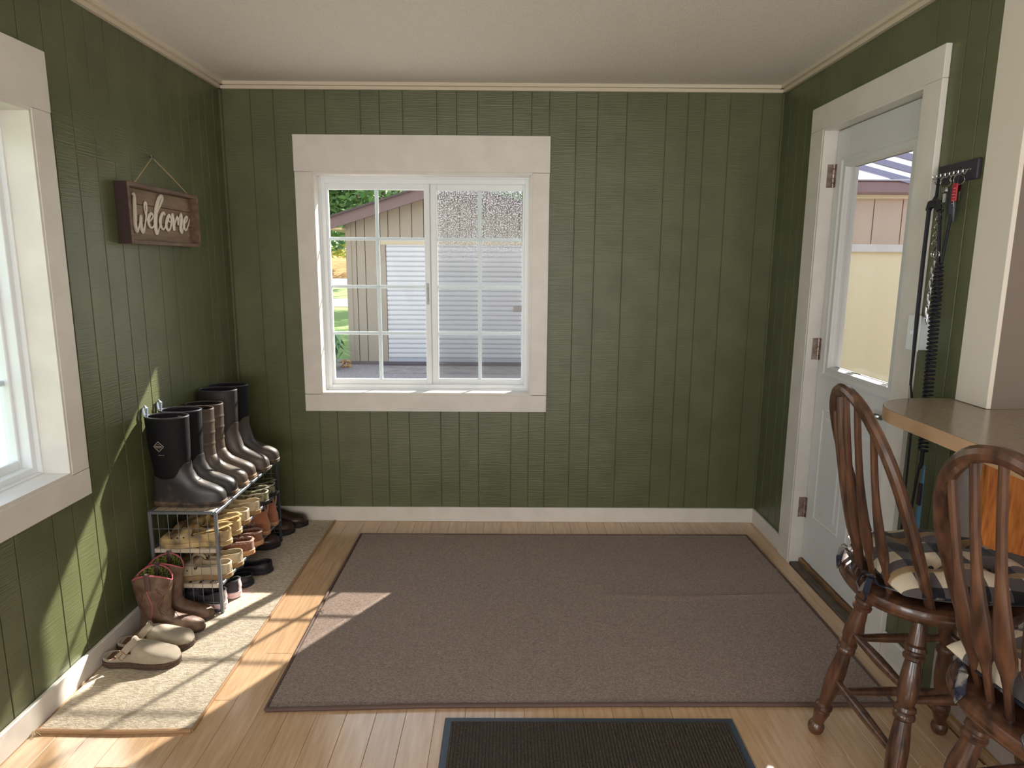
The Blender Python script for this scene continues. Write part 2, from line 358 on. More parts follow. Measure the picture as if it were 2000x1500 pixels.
# ------------------------------------------------------------------ door on right wall (local x = toward camera, y = outwards)
DOORW=pmat('door_paint',S(216,217,216),.4,bump=.06,bs=90)
dr=struct('door_1',None,None,(W,-.517,0),-PI/2,label='white half-glazed entry door in the right wall',cat='door')
DW=.734
obj('head_casing',MB().box(-.121,DW+.091,-.02,0,2.032,2.135,.0015),WHITE,dr)
obj('side_casing',MB().box(-.121,0,-.02,0,0,2.031,.0015),WHITE,dr)
obj('side_casing',MB().box(DW,DW+.091,-.02,0,0,2.031,.0015),WHITE,dr)
mb=MB(); mb.box(-.003,.012,-.018,.13,0,2.035); mb.box(DW-.012,DW+.003,-.018,.13,0,2.035); mb.box(.01,DW-.01,-.018,.13,2.022,2.035)
mb.box(.012,.024,.088,.13,0,2.022); mb.box(DW-.024,DW-.012,.088,.13,0,2.022); mb.box(.012,DW-.012,.088,.13,2.010,2.022)
obj('door_jamb',mb,WHITE,dr)
mb=MB(); y0,y1=.042,.086; a,b=.016,DW-.016
gx0,gx1,gz0,gz1=.126,.608,.990,1.855
mb.box(a,gx0,y0,y1,.035,2.018,.002); mb.box(gx1,b,y0,y1,.035,2.018,.002); mb.box(gx0-.001,gx1+.001,y0,y1,gz1,2.018); mb.box(gx0-.001,gx1+.001,y0,y1,.035,gz0)
sl=obj('door_slab',mb,DOORW,dr)
def molding(mb,x0,x1,z0,z1,y,prof):
    # prof list (inset, dy) swept around a rectangle
    R=[]
    for ins,dy in prof:
        R.append([(x0+ins,y+dy,z0+ins),(x1-ins,y+dy,z0+ins),(x1-ins,y+dy,z1-ins),(x0+ins,y+dy,z1-ins)])
    mb.rings(R,True,False,False)
mb=MB(); molding(mb,.077,.657,.942,1.903,y0,[(0,.002),(.004,-.010),(.014,-.012),(.022,-.006),(.034,-.009),(.046,-.008),(.051,.014)])
molding(mb,.077,.657,.942,1.903,y1,[(0,-.002),(.004,.008),(.040,.010),(.051,-.014)])
obj('glazing_frame',mb,DOORW,sl,sharp=20)
obj('pane',MB().box(gx0,gx1,.062,.065,gz0,gz1),GLASS,sl,smooth=False)
for x0,x1 in ((.100,.335),(.400,.635)):
    mb=MB(); molding(mb,x0,x1,.265,.80,y0,[(0,-.0005),(.006,-.0045),(.016,.004),(.030,.004),(.048,-.004)])
    mb.add([(x0+.048,y0-.004,.313),(x1-.048,y0-.004,.313),(x1-.048,y0-.004,.752),(x0+.048,y0-.004,.752)],[(0,1,2,3)])
    obj('raised_panel',mb,DOORW,sl,sharp=15)
for z in (.29,1.06,1.83):
    mb=MB(); mb.box(.009,.0135,.008,.040,z-.05,z+.05,.001); mb.box(.016,.03,.0405,.043,z-.05,z+.05,.001)
    for k in range(5): mb.lathe([(0,.0045),(.04,.0062),(.96,.0062),(1,.0045)],(.014,.036,z-.05+k*.0202),(.014,.036,z-.05+k*.0202+.0195),8)
    obj('hinge',mb,BRASS,dr,label='worn metal hinge')
mb=MB(); mb.lathe([(0,.026),(.5,.026),(1,.018)],(.672,.042,.885),(.672,.028,.885),18); mb.lathe([(0,.009),(1,.009)],(.672,.03,.885),(.672,-.012,.885),10)
mb.tube([(.672,-.012,.885),(.660,-.016,.885),(.62,-.018,.884),(.585,-.014,.882)],[.011,.012,.0095,.008],10)
obj('lever_handle',mb,CHROME,sl,label='chrome lever handle')
mb=MB(); mb.lathe([(0,.024),(.6,.024),(1,.018)],(.672,.042,1.0),(.672,.026,1.0),16); obj('deadbolt',mb,CHROME,sl)
# threshold
th=struct('trim_8',MB().box(2.862,2.905,-1.245,-.522,-.003,.010,.002),pmat('weathered_wood',S(106,96,84),.7,col2=S(70,62,54),ns=14,st=(5,1,1),lo=.3,hi=.7,bump=.4,bs=60,bst=(5,1,1)),label='weathered grey threshold of the side door',cat='trim')
obj('sill_strip',MB().box(2.906,2.96,-1.247,-.520,.0,.030,.004),pmat('sill_wood',S(140,106,72),.5,col2=S(112,82,56),ns=10,st=(6,1,1)),th,label='brown wooden sill strip')
# storm door outside (same opening)
mb=MB(); ring(mb,.006,DW-.006,.04,2.005,.050,.050,.16,.075,.104,.128,.002); sd=obj('storm_door_frame',mb,VINYL,dr)
obj('pane',MB().box(.055,DW-.055,.115,.118,.20,1.93),GLASS,sd,smooth=False)

# ------------------------------------------------------------------ counter
pts=[(2.875,-1.575),(2.875,-1.535)]
for k in range(0,13):
    a=PI/2+k/12*PI/2; pts.append((2.785+.205*math.cos(a),-1.740+.205*math.sin(a)))
pts+=[(2.58,-3.6),(3.35,-3.6),(3.35,-1.575)]
ct=thing('counter','grey-beige laminate breakfast bar with a rounded end beside the stools','counter',(2.9,-2.4,.99))
obj('countertop',MB().prism(pts,.9925,1.0295),LAM,ct,world=True,sharp=40)
R=[[(x,y,z) for (x,y) in pts[1:16]] for z in (.991,1.0285)]
mb=MB(); o_=[(x,y) for x,y in pts[1:16]]
def off(i):
    x,y=o_[i]; 
    if i==0: return (x,y+.0012)
    if y<-1.74: return (x-.0012,y)
    d=Vector((x-2.785,y+1.74)).normalized(); return (x+d.x*.0012,y+d.y*.0012)
oo=[off(i) for i in range(len(o_))]
mb.rings([[(x,y,z) for x,y in oo] for z in (.991,1.0288)],closed=False,cap0=False,cap1=False)
obj('edge_band',mb,LAMED,ct,world=True,label='tan wood-look edge band')
# oak bracket
pl=[(2.909,.990),(2.737,.990),(2.740,.74),(2.752,.705),(2.785,.69),(2.83,.685),(2.87,.672),(2.895,.65),(2.909,.62)]
mb=MB(); n=len(pl); mb.add([(x,-1.90,z) for x,z in pl]+[(x,-1.925,z) for x,z in pl],[tuple(range(n)),tuple(range(2*n-1,n-1,-1))]+[(i,(i+1)%n,n+(i+1)%n,n+i) for i in range(n)])
b=obj('support_bracket',mb,OAKO,None); tag(b,'orange oak bracket holding up the counter behind the nearer stool','bracket')

# ------------------------------------------------------------------ rugs
def rugmesh(x0,x1,y0,y1,z,nx,ny,fn):
    mb=MB(); vs=[];F=[]
    for j in range(ny+1):
        for i in range(nx+1):
            x=x0+(x1-x0)*i/nx; y=y0+(y1-y0)*j/ny; vs.append((x,y,z+fn(x,y)))
    for j in range(ny):
        for i in range(nx): a=j*(nx+1)+i; F.append((a,a+1,a+nx+2,a+nx+1))
    mb.add(vs,F)
    per=[(x0,y0),(x1,y0),(x1,y1),(x0,y1)]
    mb.rings([[(x,y,.001) for x,y in per],[(x,y,z) for x,y in per]],True,True,False)
    return mb
def crease(x,y):
    h=0
    for yc,xs,amp in ((-.885,1.75,.007),(-.64,2.30,.005),(-.70,2.35,.003)):
        if x>xs: h+=amp*math.exp(-((y-yc-.01*math.sin(x*5))/.012)**2)*min(1,(x-xs)/.3)
    return h+.0012*math.sin(x*9+y*4)
rg=thing('area_rug','large brown low-pile rug in the middle of the floor','rug',(1.73,-.92,0))
obj('pile',rugmesh(.70,2.76,-1.615,-.22,.010,100,90,crease),RUGM,rg,world=True)
mb=MB(); mb.tube([(.695,-1.65,.007),(1.2,-1.628,.007),(1.8,-1.618,.007),(2.765,-1.612,.007)],.0075,8)
mb.tube([(.695,-1.65,.007),(.688,-.9,.007),(.69,-.215,.007)],.0065,8); mb.tube([(.69,-.215,.007),(1.7,-.218,.007),(2.76,-.21,.007)],.0065,8); mb.tube([(2.765,-1.612,.007),(2.768,-.9,.008),(2.76,-.21,.007)],.0065,8)
obj('binding',mb,RUGE,rg,world=True)
mb=MB(); mb.prism([(.695,-1.648),(1.2,-1.627),(1.8,-1.617),(2.764,-1.611),(2.76,-1.60),(.70,-1.60)],.001,.0085)
obj('backing',mb,RUGM,rg,world=True)
mb=MB(); q0=Vector((.692,-1.03,.014)); mb.tube([q0,q0+Vector((.012,.008,.006)),q0+Vector((.026,-.004,.004)),q0+Vector((.018,-.018,.008)),q0+Vector((.002,-.012,.004)),q0+Vector((.008,.022,.003))],.0016,5); obj('loose_thread',mb,RUGM,rg,world=True)
# jute runner
def jutemat():
    m=pmat('jute_weave',S(210,198,180),.9,col2=S(176,163,144),ns=52,st=(1.2,3.6,1),lo=.38,hi=.6,bump=1,bs=110,bst=(1.3,2.6,1),spec=.15,bdist=.004)
    return m
JU=jutemat()
jr=thing('woven_runner','beige woven runner rug under the shoe rack along the left wall','rug',(.27,-.9,0))
obj('weave',rugmesh(.026,.497,-1.745,-.020,.007,8,60,lambda x,y:.0004*math.sin(y*140)),JU,jr,world=True)
mb=MB(); mb.tube([(.024,-1.752,.006),(.27,-1.757,.006),(.500,-1.748,.006)],.0075,8); mb.tube([(.500,-1.748,.005),(.503,-.9,.005),(.503,-.02,.005)],.005,8)
obj('binding',mb,pmat('tan_binding',S(166,132,98),.8,bump=.4,bs=300),jr,world=True)
mb=MB(); random.seed(3)
for k in range(7):
    a=random.uniform(-2.6,-.8); L_=random.uniform(.015,.04); p=Vector((.026,-1.752,.006)); mb.tube([p,p+Vector((math.cos(a)*L_*.5,math.sin(a)*L_*.5,.004)),p+Vector((math.cos(a+.5)*L_,math.sin(a+.5)*L_,-.004))],.0012,5)
obj('frayed_yarn',mb,TWINE,jr,world=True)
# door mat near the camera
dm=thing('ribbed_mat','charcoal ribbed mat with a dark rubber rim nearest the camera','mat',(1.74,-2.1,0))
mb=MB(); mb.box(1.281,2.203,-2.6,-1.68,.0005,.004,.002); obj('rubber_rim',mb,RUBB,dm,world=True)
mb=MB(); k=0; xx=1.303
while xx<2.175:
    mb.box(xx,min(xx+.0085,2.18),-2.58,-1.702,.003,.0085,.0018); xx+=.0105
o=obj('ribbed_pile',mb,MATM,dm,world=True,smooth=False); o['kind']='stuff'

# ------------------------------------------------------------------ shoe rack
RX0,RX1,RY0,RY1,RZ=.028,.305,-1.045,-.312,.448
rk=thing('shoe_rack','grey metal three-tier shoe rack with wire end grids in the left corner','rack',(.167,-.68,0))
def rbar(nm,x0,x1,y0,y1,z0,z1,m=STEEL,bev=.002): return obj(nm,MB().box(x0,x1,y0,y1,z0,z1,bev),m,rk,world=True)
q=.013
for (x,y) in ((RX0,RY0),(RX1-q,RY0),(RX0,RY1-q),(RX1-q,RY1-q)): rbar('post',x,x+q,y,y+q,.007,RZ,STEEL if y<-1 else DSTEEL)
for y in (RY0,RY1-q):
    rbar('end_rail',RX0+q,RX1-q,y+.001,y+q-.001,.010,.021,DSTEEL); rbar('end_rail',RX0+q,RX1-q,y+.001,y+q-.001,RZ-.012,RZ)
for (x) in (RX0,RX1-q): rbar('top_rail',x,x+q,RY0+q,RY1-q,RZ-.013,RZ)
for z in (.29,.137):
    rbar('shelf_rail',RX1-.010,RX1+.002,RY0+q,RY1-q,z-.012,z+.002); rbar('shelf_rail',RX0,RX0+.01,RY0+q,RY1-q,z-.012,z+.002)
    for y in (RY0+.004,RY1-.014): rbar('end_strip',RX0+q,RX1-q,y,y+.012,z-.020,z-.002,SLATW)
    for k in range(6):
        x=RX0+.016+k*.0425; rbar('slat',x,x+.030,RY0+.016,RY1-.016,z-.010,z-.002,SLATW)
for k in range(6):
    x=RX0+.016+k*.0425; rbar('slat',x,x+.034,RY0+.014,RY1-.014,RZ-.010,RZ-.001,SLATW)
for y in (RY0+.003,RY1-.003):
    mb=MB()
    for k in range(1,7): x=RX0+k*(RX1-RX0)/7; mb.tube([(x,y,.015),(x,y,RZ-.005)],.0013,6)
    for z in (.375,.215,.055): mb.tube([(RX0+.005,y,z),(RX1-.005,y,z)],.0013,6)
    obj('wire_grid',mb,STEEL,rk,world=True)

# ------------------------------------------------------------------ footwear builders
def sm(a,b,x): t=max(0,min(1,(x-a)/(b-a))); return t*t*(3-2*t)
def interp(tab,x):
    if x<=tab[0][0]: return tab[0][1:]
    for p,q_ in zip(tab[:-1],tab[1:]):
        if x<=q_[0]:
            t=(x-p[0])/(q_[0]-p[0]); return [a+(b-a)*t for a,b in zip(p[1:],q_[1:])]
    return tab[-1][1:]
def outline(x0,x1,hw,b,n=28,heel=.74,grow=0,yc=.010):
    P=[]
    for k in range(n):
        t=2*PI*k/n; c=(1-math.cos(t))/2; s_=math.sin(t); x=x0-grow+(x1-x0+2*grow)*c
        foot=(abs(s_)**.62)*(heel+(1-heel)*sm(.25,.7,c)-.06*math.exp(-((c-.42)/.15)**2))
        w_=(hw+grow)*((1-b)*abs(s_)+b*foot)
        P.append((x,(w_ if s_>=0 else -w_)+yc*b*sm(.3,1,c)*(1 if b else 0)))
    return P
PROF=[(.0,.0,.285,.047,1),(.045,.0,.283,.046,1),(.062,.001,.274,.045,.9),(.075,.002,.255,.043,.75),(.09,.004,.222,.041,.55),(.105,.006,.190,.041,.35),(.125,.008,.168,.042,.15),(.15,.008,.158,.043,.03),(.19,.002,.155,.047,0),(.26,-.006,.158,.055,0),(.40,-.012,.162,.060,0)]
def tallboot(parent,h,foot_m,shaft_m,rim_m,sole_m,prof=PROF,side=.13,front=.185,ridges=(),tab=None,scallop=0,inner_m=None,soleh=.022,heelblock=False,grow=.0025,inset=.006,nring=28):
    def ring(z,g=0,zf=None):
        x0,x1,hw,b=interp(prof,z); P=outline(x0,x1,hw,b,nring,grow=g)
        return [(x,y,z if zf is None else zf(x,y,k)) for k,(x,y) in enumerate(P)]
    # sole
    mb=MB(); R=[]
    for z,g in ((0,-.003),(.003,.001),(.009,.003),(.010,.0005),(.013,.003),(soleh-.004,.003),(soleh,.0)):
        x0,x1,hw,b=interp(prof,0); R.append([(x,y,z) for x,y in outline(x0,x1,hw,1,nring,grow=g)])
    mb.rings(R); obj('sole',mb,sole_m,parent)
    # foot
    def zb(x,y,z0): return z0
    mb=MB(); R=[]; zs=[soleh-.002,.03,.04,.05,.058,.066,.074,.082,.09,.1,.11,.12]
    for z in zs:
        if z<side: R.append(ring(z,grow if z>.1 else .001))
    for f_ in (.5,1.0):
        zz=side*(1) ; rr=[]
        x0,x1,hw,b=interp(prof,side)
        for k in range(nring):
            c=(1-math.cos(2*PI*k/nring))/2; top=side+(front-side)*sm(.60,.95,c)-.012*math.exp(-((c-.35)/.2)**2); z=side-.006+(top-side+.006)*f_
            a0,a1,ah,ab=interp(prof,z); p=outline(a0,a1,ah,ab,nring,grow=grow)[k]; rr.append((p[0],p[1],z))
        R.append(rr)
    # lip back onto shaft
    last=R[-1]; rr=[]
    for k,(x,y,z) in enumerate(last):
        a0,a1,ah,ab=interp(prof,z+.001); p=outline(a0,a1,ah,ab,nring,grow=-.001)[k]; rr.append((p[0],p[1],z+.001))
    R.append(rr); mb.rings(R,True,True,False); obj('rubber_foot' if foot_m!=shaft_m else 'foot',mb,foot_m,parent,sharp=50)
    # shaft (outer, over the rim, inner)
    def top(x,y,k):
        a=2*PI*k/nring; return h+scallop*(abs(math.sin(a))**1.3) 
    R=[]; zs=[side-.03+ (h-side+.03)*i/12 for i in range(12)]
    for z in zs:
        bul=0
        for rz_ in ridges: bul=max(bul,.0022*math.exp(-((z-rz_)/.004)**2))
        R.append(ring(z,bul))
    if ridges:
        R=[]; z=side-.03
        while z<h-.004: 
            bul=sum(.0028*math.exp(-((z-rz_)/.0035)**2) for rz_ in ridges); R.append(ring(z,bul)); z+=.0045
    R.append(ring(h,0,top))
    x0,x1,hw,b=interp(prof,h)
    R.append([(x,y,top(x,y,k)) for k,(x,y) in enumerate(outline(x0+inset,x1-inset,hw-inset,0,nring))])
    Rin=[R[-1]]
    for z in (h-.03,h-.07,h-.12,max(h-.2,.11)):
        if z<h-.01:
            a0,a1,ah,ab=interp(prof,z); Rin.append([(x,y,z) for x,y in outline(a0+inset,a1-inset,ah-inset,0,nring)])
    mb=MB(); mb.rings(R,True,False,False); obj('shaft',mb,shaft_m,parent,sharp=50)
    mb=MB(); mb.rings(Rin,True,False,True); obj('lining',mb,inner_m or shaft_m,parent)
    P=[(x,y,top(x,y,k)) for k,(x,y) in enumerate(outline(x0+inset*.5,x1-inset*.5,hw-inset*.5,0,nring))]
    mb=MB(); mb.tube(P,.0042 if not scallop else .0028,6,loop=True); obj('collar',mb,rim_m,parent)
    if tab:
        mb=MB(); mb.tube([(x0+.002,.0,h-.015),(x0-.004,0,h+.012),(x0-.007,0,h+.033),(x0+.003,0,h+.042),(x0+.011,0,h+.033),(x0+.009,0,h+.012),(x0+.006,0,h-.012)],.0085,8,flat=.28,up=(1,0,0)); obj('pull_tab',mb,tab,parent)
NEO=pmat('black_neoprene',S(9,9,15),.7,spec=.3,bump=.2,bs=400); RUBG=pmat('grey_rubber_muddy',S(50,49,52),.40,col2=S(86,72,60),ns=22,lo=.52,hi=.72,bump=.1,bs=60)
RIMM=pmat('boot_rim',S(56,56,64),.4); TABM=pmat('pull_tab_webbing',S(110,120,140),.7); SOLEM=pmat('muddy_sole',S(58,52,46),.7,col2=S(112,90,66),ns=30,lo=.45,hi=.7,bump=.3,bs=80)
BRUB=pmat('brown_grey_rubber',S(76,67,60),.38,col2=S(90,80,70),ns=14,bump=.08,bs=60); BRSOLE=pmat('ochre_mud_sole',S(96,80,64),.7,col2=S(126,100,72),ns=30,bump=.3,bs=80)
DRUB=pmat('dark_brown_rubber',S(58,52,49),.42,col2=S(76,68,62),ns=12,bump=.08,bs=60); INN=pmat('dark_lining',S(28,26,30),.9)
ZT=RZ+.001
def boot_thing(nm,lab,loc,rz,grp,**k):
    t=thing(nm,lab,'boot',loc,rz,grp); tallboot(t,**k); return t
G1='tall boots along the top of the rack'
b1=boot_thing('tall_boot','black tall rubber boot with diamond emblem, nearest on the rack top',(.022,-.965,ZT),.02,G1,h=.375,foot_m=RUBG,shaft_m=NEO,rim_m=RIMM,sole_m=SOLEM,tab=TABM,inner_m=INN)
# second of the pair is built the same way, without the emblem
b2=dup(b1,(.020,-.850,ZT),.05,'black tall boot with upright grey pull loop, second from the near end')
t=b1; mb=MB()
def onb(u,v):  # emblem frame: u to the toe, v up on the near (-y) side of the shaft
    z=.262+v; x=.060+u; x0,x1,hw,b=interp(PROF,z); c=(x-x0)/(x1-x0); s_=math.sin(math.acos(max(-1,min(1,1-2*c)))); return (x,-hw*s_-.0012,z)
D=[(-.021,0),(0,.021),(.021,0),(0,-.021)]
mb.tube([onb(u,v) for i in range(4) for u,v in [(D[i][0]+(D[(i+1)%4][0]-D[i][0])*k/4,D[i][1]+(D[(i+1)%4][1]-D[i][1])*k/4) for k in range(4)]],.0011,5,loop=True)
mb.tube([onb(u,.009) for u in (-.006,0,.006)],.0007,4); mb.tube([onb(u,-.008) for u in (-.008,0,.008)],.0007,4)
def glyph(ch,u0,sz,v0):
    G={'M':[(0,0),(0,1),(.5,.3),(1,1),(1,0)],'U':[(0,1),(0,.15),(.5,0),(1,.15),(1,1)],'C':[(1,.85),(.5,1),(0,.6),(0,.3),(.5,0),(1,.15)],'K':[(0,0),(0,1),(0,.45),(1,1),(.3,.6),(1,0)]}[ch]
    mb.tube([onb(u0+a*sz*.8,v0+b_*sz) for a,b_ in G],.0008,4)
for i,ch in enumerate('MUCK'): glyph(ch,-.0135+i*.0070,.007,-.0035)
for i in range(6): mb.tube([onb(-.006+i*.0042,-.036),onb(-.0035+i*.0042,-.036)],.0010,4)
obj('emblem',mb,pmat('emblem_thread',S(176,170,158),.7),b1,label='outlined diamond emblem with small lettering')
mb=MB(); mb.box(.110,.128,.018,.020,.345,.372,.001); obj('size_tag',mb,pmat('tag_white',S(150,150,150),.7),b1)
b3=boot_thing('tall_boot','brown-grey ribbed rubber boot, third from the near end of the rack',(.022,-.735,ZT),.03,G1,h=.355,foot_m=BRUB,shaft_m=BRUB,rim_m=BRUB,sole_m=BRSOLE,ridges=(.20,.25,.30),inner_m=INN,side=.12,front=.15,grow=.0005)
b4=dup(b3,(.018,-.630,ZT),.04,'brown-grey ribbed rubber boot, fourth from the near end of the rack')
P2=[(a,b,c*1.06,d*1.02,e) for a,b,c,d,e in PROF]
b5=boot_thing('tall_boot','tallest dark boot with black cuff and scuffed brown-grey rubber, fifth along the rack top',(.022,-.485,ZT),-.06,G1,h=.395,foot_m=DRUB,shaft_m=pmat('dark_brown_neoprene',S(38,34,35),.6,col2=S(50,45,43),ns=9),rim_m=RIMM,sole_m=SOLEM,prof=P2,inner_m=INN,side=.16,front=.24)
b6=dup(b5,(.022,-.368,ZT),.02,'tall dark boot furthest along the rack top, next to the back corner')
for ch in kids(b6):
    if ch.name.startswith('shaft'): ch.data=ch.data.copy(); ch.data.materials[0]=NEO

def shoe(parent,L,wh,wb,sole_t,rim,dome,s_open,up_m,sole_m,in_m,s0=.035,toe=2.0,th=.006,side_low=.9,soleg=.004,flare=0,vert='upper'):
    """x from heel (0) to toe (L); open between s0 and s_open, closed vamp beyond it."""
    def hw(s):
        b=wh+(wb-wh)*sm(.3,.72,s)-.004*math.exp(-((s-.42)/.14)**2)
        if s<.16: b*=math.sqrt(max(.0,1-((.16-s)/.16)**2))
        if s>.72: b*=max(0,1-((s-.72)/.28)**(toe+.4))**(1/toe)
        return max(b,.0015)
    def yc(s): return .008*sm(.35,1,s)
    mb=MB(); n=30; top=[];
    P=[]
    ss=[0,.006,.02,.045,.08,.12,.16]+[.16+.56*i/10 for i in range(1,11)]+[.72+.28*i/9 for i in range(1,10)]
    L_=[(s*L,hw(s)+soleg,yc(s)) for s in ss]
    poly=[(x-(soleg if i==0 else 0)+(soleg if i==len(L_)-1 else 0),c+w_) for i,(x,w_,c) in enumerate(L_)]+[(x-(soleg if i==0 else 0)+(soleg if i==len(L_)-1 else 0),c-w_) for i,(x,w_,c) in reversed(list(enumerate(L_)))]
    cx=L/2
    def sc(poly,k,z): return [(x,y,z) if k==0 else (cx+(x-cx)*(1-k/ L*2),y*(1-k/.05),z) for x,y in poly]
    mb.rings([sc(poly,.003,0),sc(poly,.0,.003),sc(poly,.0,sole_t*.45),sc(poly,.0012,sole_t*.5),sc(poly,0,sole_t*.55),sc(poly,0,sole_t-.002),sc(poly,.003,sole_t)])
    obj('sole',mb,sole_m,parent,sharp=40)
    ins=sole_t+.006
    sl=[0.0,.004,.012,.025,s0,s0+.001,.06,.09,.12,.16,.22,.28,.34,.40]
    sl=[s for s in sl if s<s_open-.002]+[s_open-.001,s_open+.001]+[s_open+(1-s_open)*i/12 for i in range(1,12)]+[.985,.995,1]
    mb=MB(); R=[]
    for s in sl:
        w_=hw(s); r=rim(s); d=dome(s); x=s*L; c=yc(s); z0=sole_t-.002
        opn = s0<s<s_open
        endk = 1.0
        if s>.9: endk=max(.0,1-((s-.9)/.1)**2*.9)
        half=[]
        if opn:
            wi=max(w_-th,.0008)
            half=[(w_*.97,z0),(w_*1.03,z0+(r-z0)*.35),(w_*.99,z0+(r-z0)*.75),(w_*.95,r),(wi*.95,r-.001),(wi*.97,z0+(r-z0)*.5),(wi*.8,ins),(wi*.4,ins)]
            mid=(0,ins)
        else:
            if s<=s0: r_=r; d_=r
            else: r_=min(r,d); d_=d
            h_=d_-z0
            half=[(w_*.97,z0),(w_*1.03,z0+h_*.30*endk),(w_*1.0,z0+h_*.52*endk),(w_*.93,z0+h_*.70*endk),(w_*.80,z0+h_*.85*endk),(w_*.6,z0+h_*.94*endk),(w_*.4,z0+h_*.98*endk),(w_*.2,z0+h_*endk)]
            if s<=s0: half=[(w_*.97,z0),(w_*1.0,z0+h_*.35),(w_*.99,z0+h_*.7),(w_*.97,z0+h_*.99),(w_*.85,z0+h_),(w_*.6,z0+h_),(w_*.4,z0+h_),(w_*.2,z0+h_)]
            mid=(0,z0+h_*(endk if s>s0 else 1))
        R.append([(x,c+a,b) for a,b in half]+[(x,c,mid[1])]+[(x,c-a,b) for a,b in reversed(half)])
    mb.rings(R,False,False,False)
    ob=obj(vert,mb,up_m,parent,sharp=42)
    # insole
    mb=MB(); a=[s for s in ss if .05<s<s_open+.05]; q1=[(s*L,yc(s)+max(hw(s)-th-.001,.002),ins+.0006) for s in a]; q2=[(s*L,yc(s)-max(hw(s)-th-.001,.002),ins+.0006) for s in a]
    mb.rings([q1,q2],False,False,False); obj('insole',mb,in_m,parent)
    return hw,yc
def rimline(parent,nm,hw,yc,L,rim,s0,s_open,m,r=.003,inset=.004,wob=0):
    P=[]; ss=[s_open-.005-(s_open-.03)*i/16 for i in range(17)]
    for s in ss: P.append((s*L,yc(s)+hw(s)*.95-inset*.5,rim(s)+.001+random.uniform(-wob,wob)))
    P.append((.012*L+.001,0,rim(.02)+.001))
    for s in reversed(ss): P.append((s*L,yc(s)-hw(s)*.95+inset*.5,rim(s)+.001+random.uniform(-wob,wob)))
    mb=MB(); mb.tube(P,r,6); return obj(nm,mb,m,parent)
# foam clogs
def clog(nm,lab,grp,loc,rz,m,msole,mi,L=.27,strap='back',rimm=None):
    t=thing(nm,lab,'clog',loc,rz,grp)
    rim=lambda s: .060-.010*sm(.1,.35,s)+.004*sm(.4,.5,s); dome=lambda s: .078-.030*sm(.5,.95,s)
    hw,yc=shoe(t,L,.037,.050,.022,rim,dome,.50,m,msole,mi)
    rimline(t,'rim',hw,yc,L,rim,.03,.5,rimm or m,.0034)
    mb=MB(); c=yc(.5)
    if strap=='back': P=[(.47*L,c+.046,.060),(.30*L,.045,.070),(.10*L,.036,.080),(.0*L-.004,0,.084),(.10*L,-.036,.080),(.30*L,-.045,.070),(.47*L,c-.046,.060)]
    else: P=[(.46*L,c+.047,.058),(.52*L,c+.042,.078),(.56*L,c+.022,.090),(.57*L,c,.093),(.56*L,c-.022,.090),(.52*L,c-.042,.078),(.46*L,c-.047,.058)]
    mb.tube(P,.008,8,flat=.3,up=None if 0 else (1,0,.2) if strap!='back' else None); st=obj('strap',mb,m,t)
    for sgn in (1,-1):
        mb=MB(); mb.lathe([(0,.006),(.7,.006),(1,.004)],(.47*L,c+sgn*.044,.058),(.47*L,c+sgn*.054,.058),12); obj('rivet',mb,pmat('rivet_brown',S(60,38,28),.4),st)
    mb=MB()
    for i,(s,f) in enumerate([(.62,-.5),(.62,0),(.62,.5),(.70,-.6),(.70,-.2),(.70,.2),(.70,.6),(.78,-.4),(.78,0),(.78,.4),(.86,-.25),(.86,.25)]):
        d=dome(s); h_=d-.02; zz=.02+h_*(1-.16*(abs(f)/.6)**2); x=s*L; y=yc(s)+hw(s)*f; mb.lathe([(0,.0045),(1,.0042)],(x,y,zz-.006),(x,y,zz+.0012),8)
    for sgn in (1,-1):
        for s in (.60,.68,.76): mb.lathe([(0,.0035),(1,.0035)],(s*L,yc(s)+sgn*(hw(s)-.003),.046),(s*L,yc(s)+sgn*(hw(s)+.0012),.046),8)
    obj('vent_holes',mb,pmat('hole_dark',S(40,30,22),.8),t)['kind']='stuff'
    return t
YEL=pmat('yellow_marbled_foam',S(192,166,118),.55,col2=S(108,90,68),ns=16,lo=.42,hi=.66,det=2); YELI=pmat('yellow_foam',S(226,200,70),.5)
KH=pmat('khaki_foam',S(182,168,142),.55,bump=.05,bs=50); KHS=pmat('khaki_sole',S(150,122,84),.6)
CAM=pmat('camo_foam',S(132,128,102),.6,col2=S(70,66,48),ns=60,lo=.45,hi=.58); BLK=pmat('black_foam',S(28,29,36),.5)
MZ=.2895; LZ=.1365
clog('foam_clog','yellow and brown marbled foam clog, nearest pair on the middle shelf, left shoe','marbled clogs on the middle shelf',(.332,-.985,MZ),PI+.02,YEL,YEL,YELI,L=.285)
clog('foam_clog','yellow marbled foam clog just behind the nearest one on the middle shelf','marbled clogs on the middle shelf',(.330,-.878,MZ),PI+.0,YEL,YEL,YELI,L=.285)
clog('foam_clog','plain khaki foam clog, third shoe from the near end of the middle shelf','khaki clogs on the middle shelf',(.322,-.765,MZ),PI,KH,KHS,KH,strap='front')
clog('foam_clog','khaki foam clog with strap button, fourth shoe on the middle shelf','khaki clogs on the middle shelf',(.326,-.645,MZ),PI,KH,KHS,KH,strap='front')
clog('foam_clog','camouflage clog with black lining, fifth shoe on the middle shelf','black-lined clogs on the middle shelf',(.322,-.520,MZ),PI,CAM,BLK,BLK,rimm=pmat('pale_rim',S(170,170,150),.5))
clog('foam_clog','camouflage clog at the far end of the middle shelf','black-lined clogs on the middle shelf',(.315,-.405,MZ),PI,CAM,BLK,BLK,rimm=MATS['pale_rim'])
clog('foam_clog','tan clog at the near end of the lower shelf','tan clogs on the lower shelf',(.318,-.970,LZ),PI,KH,KHS,KH,strap='front')
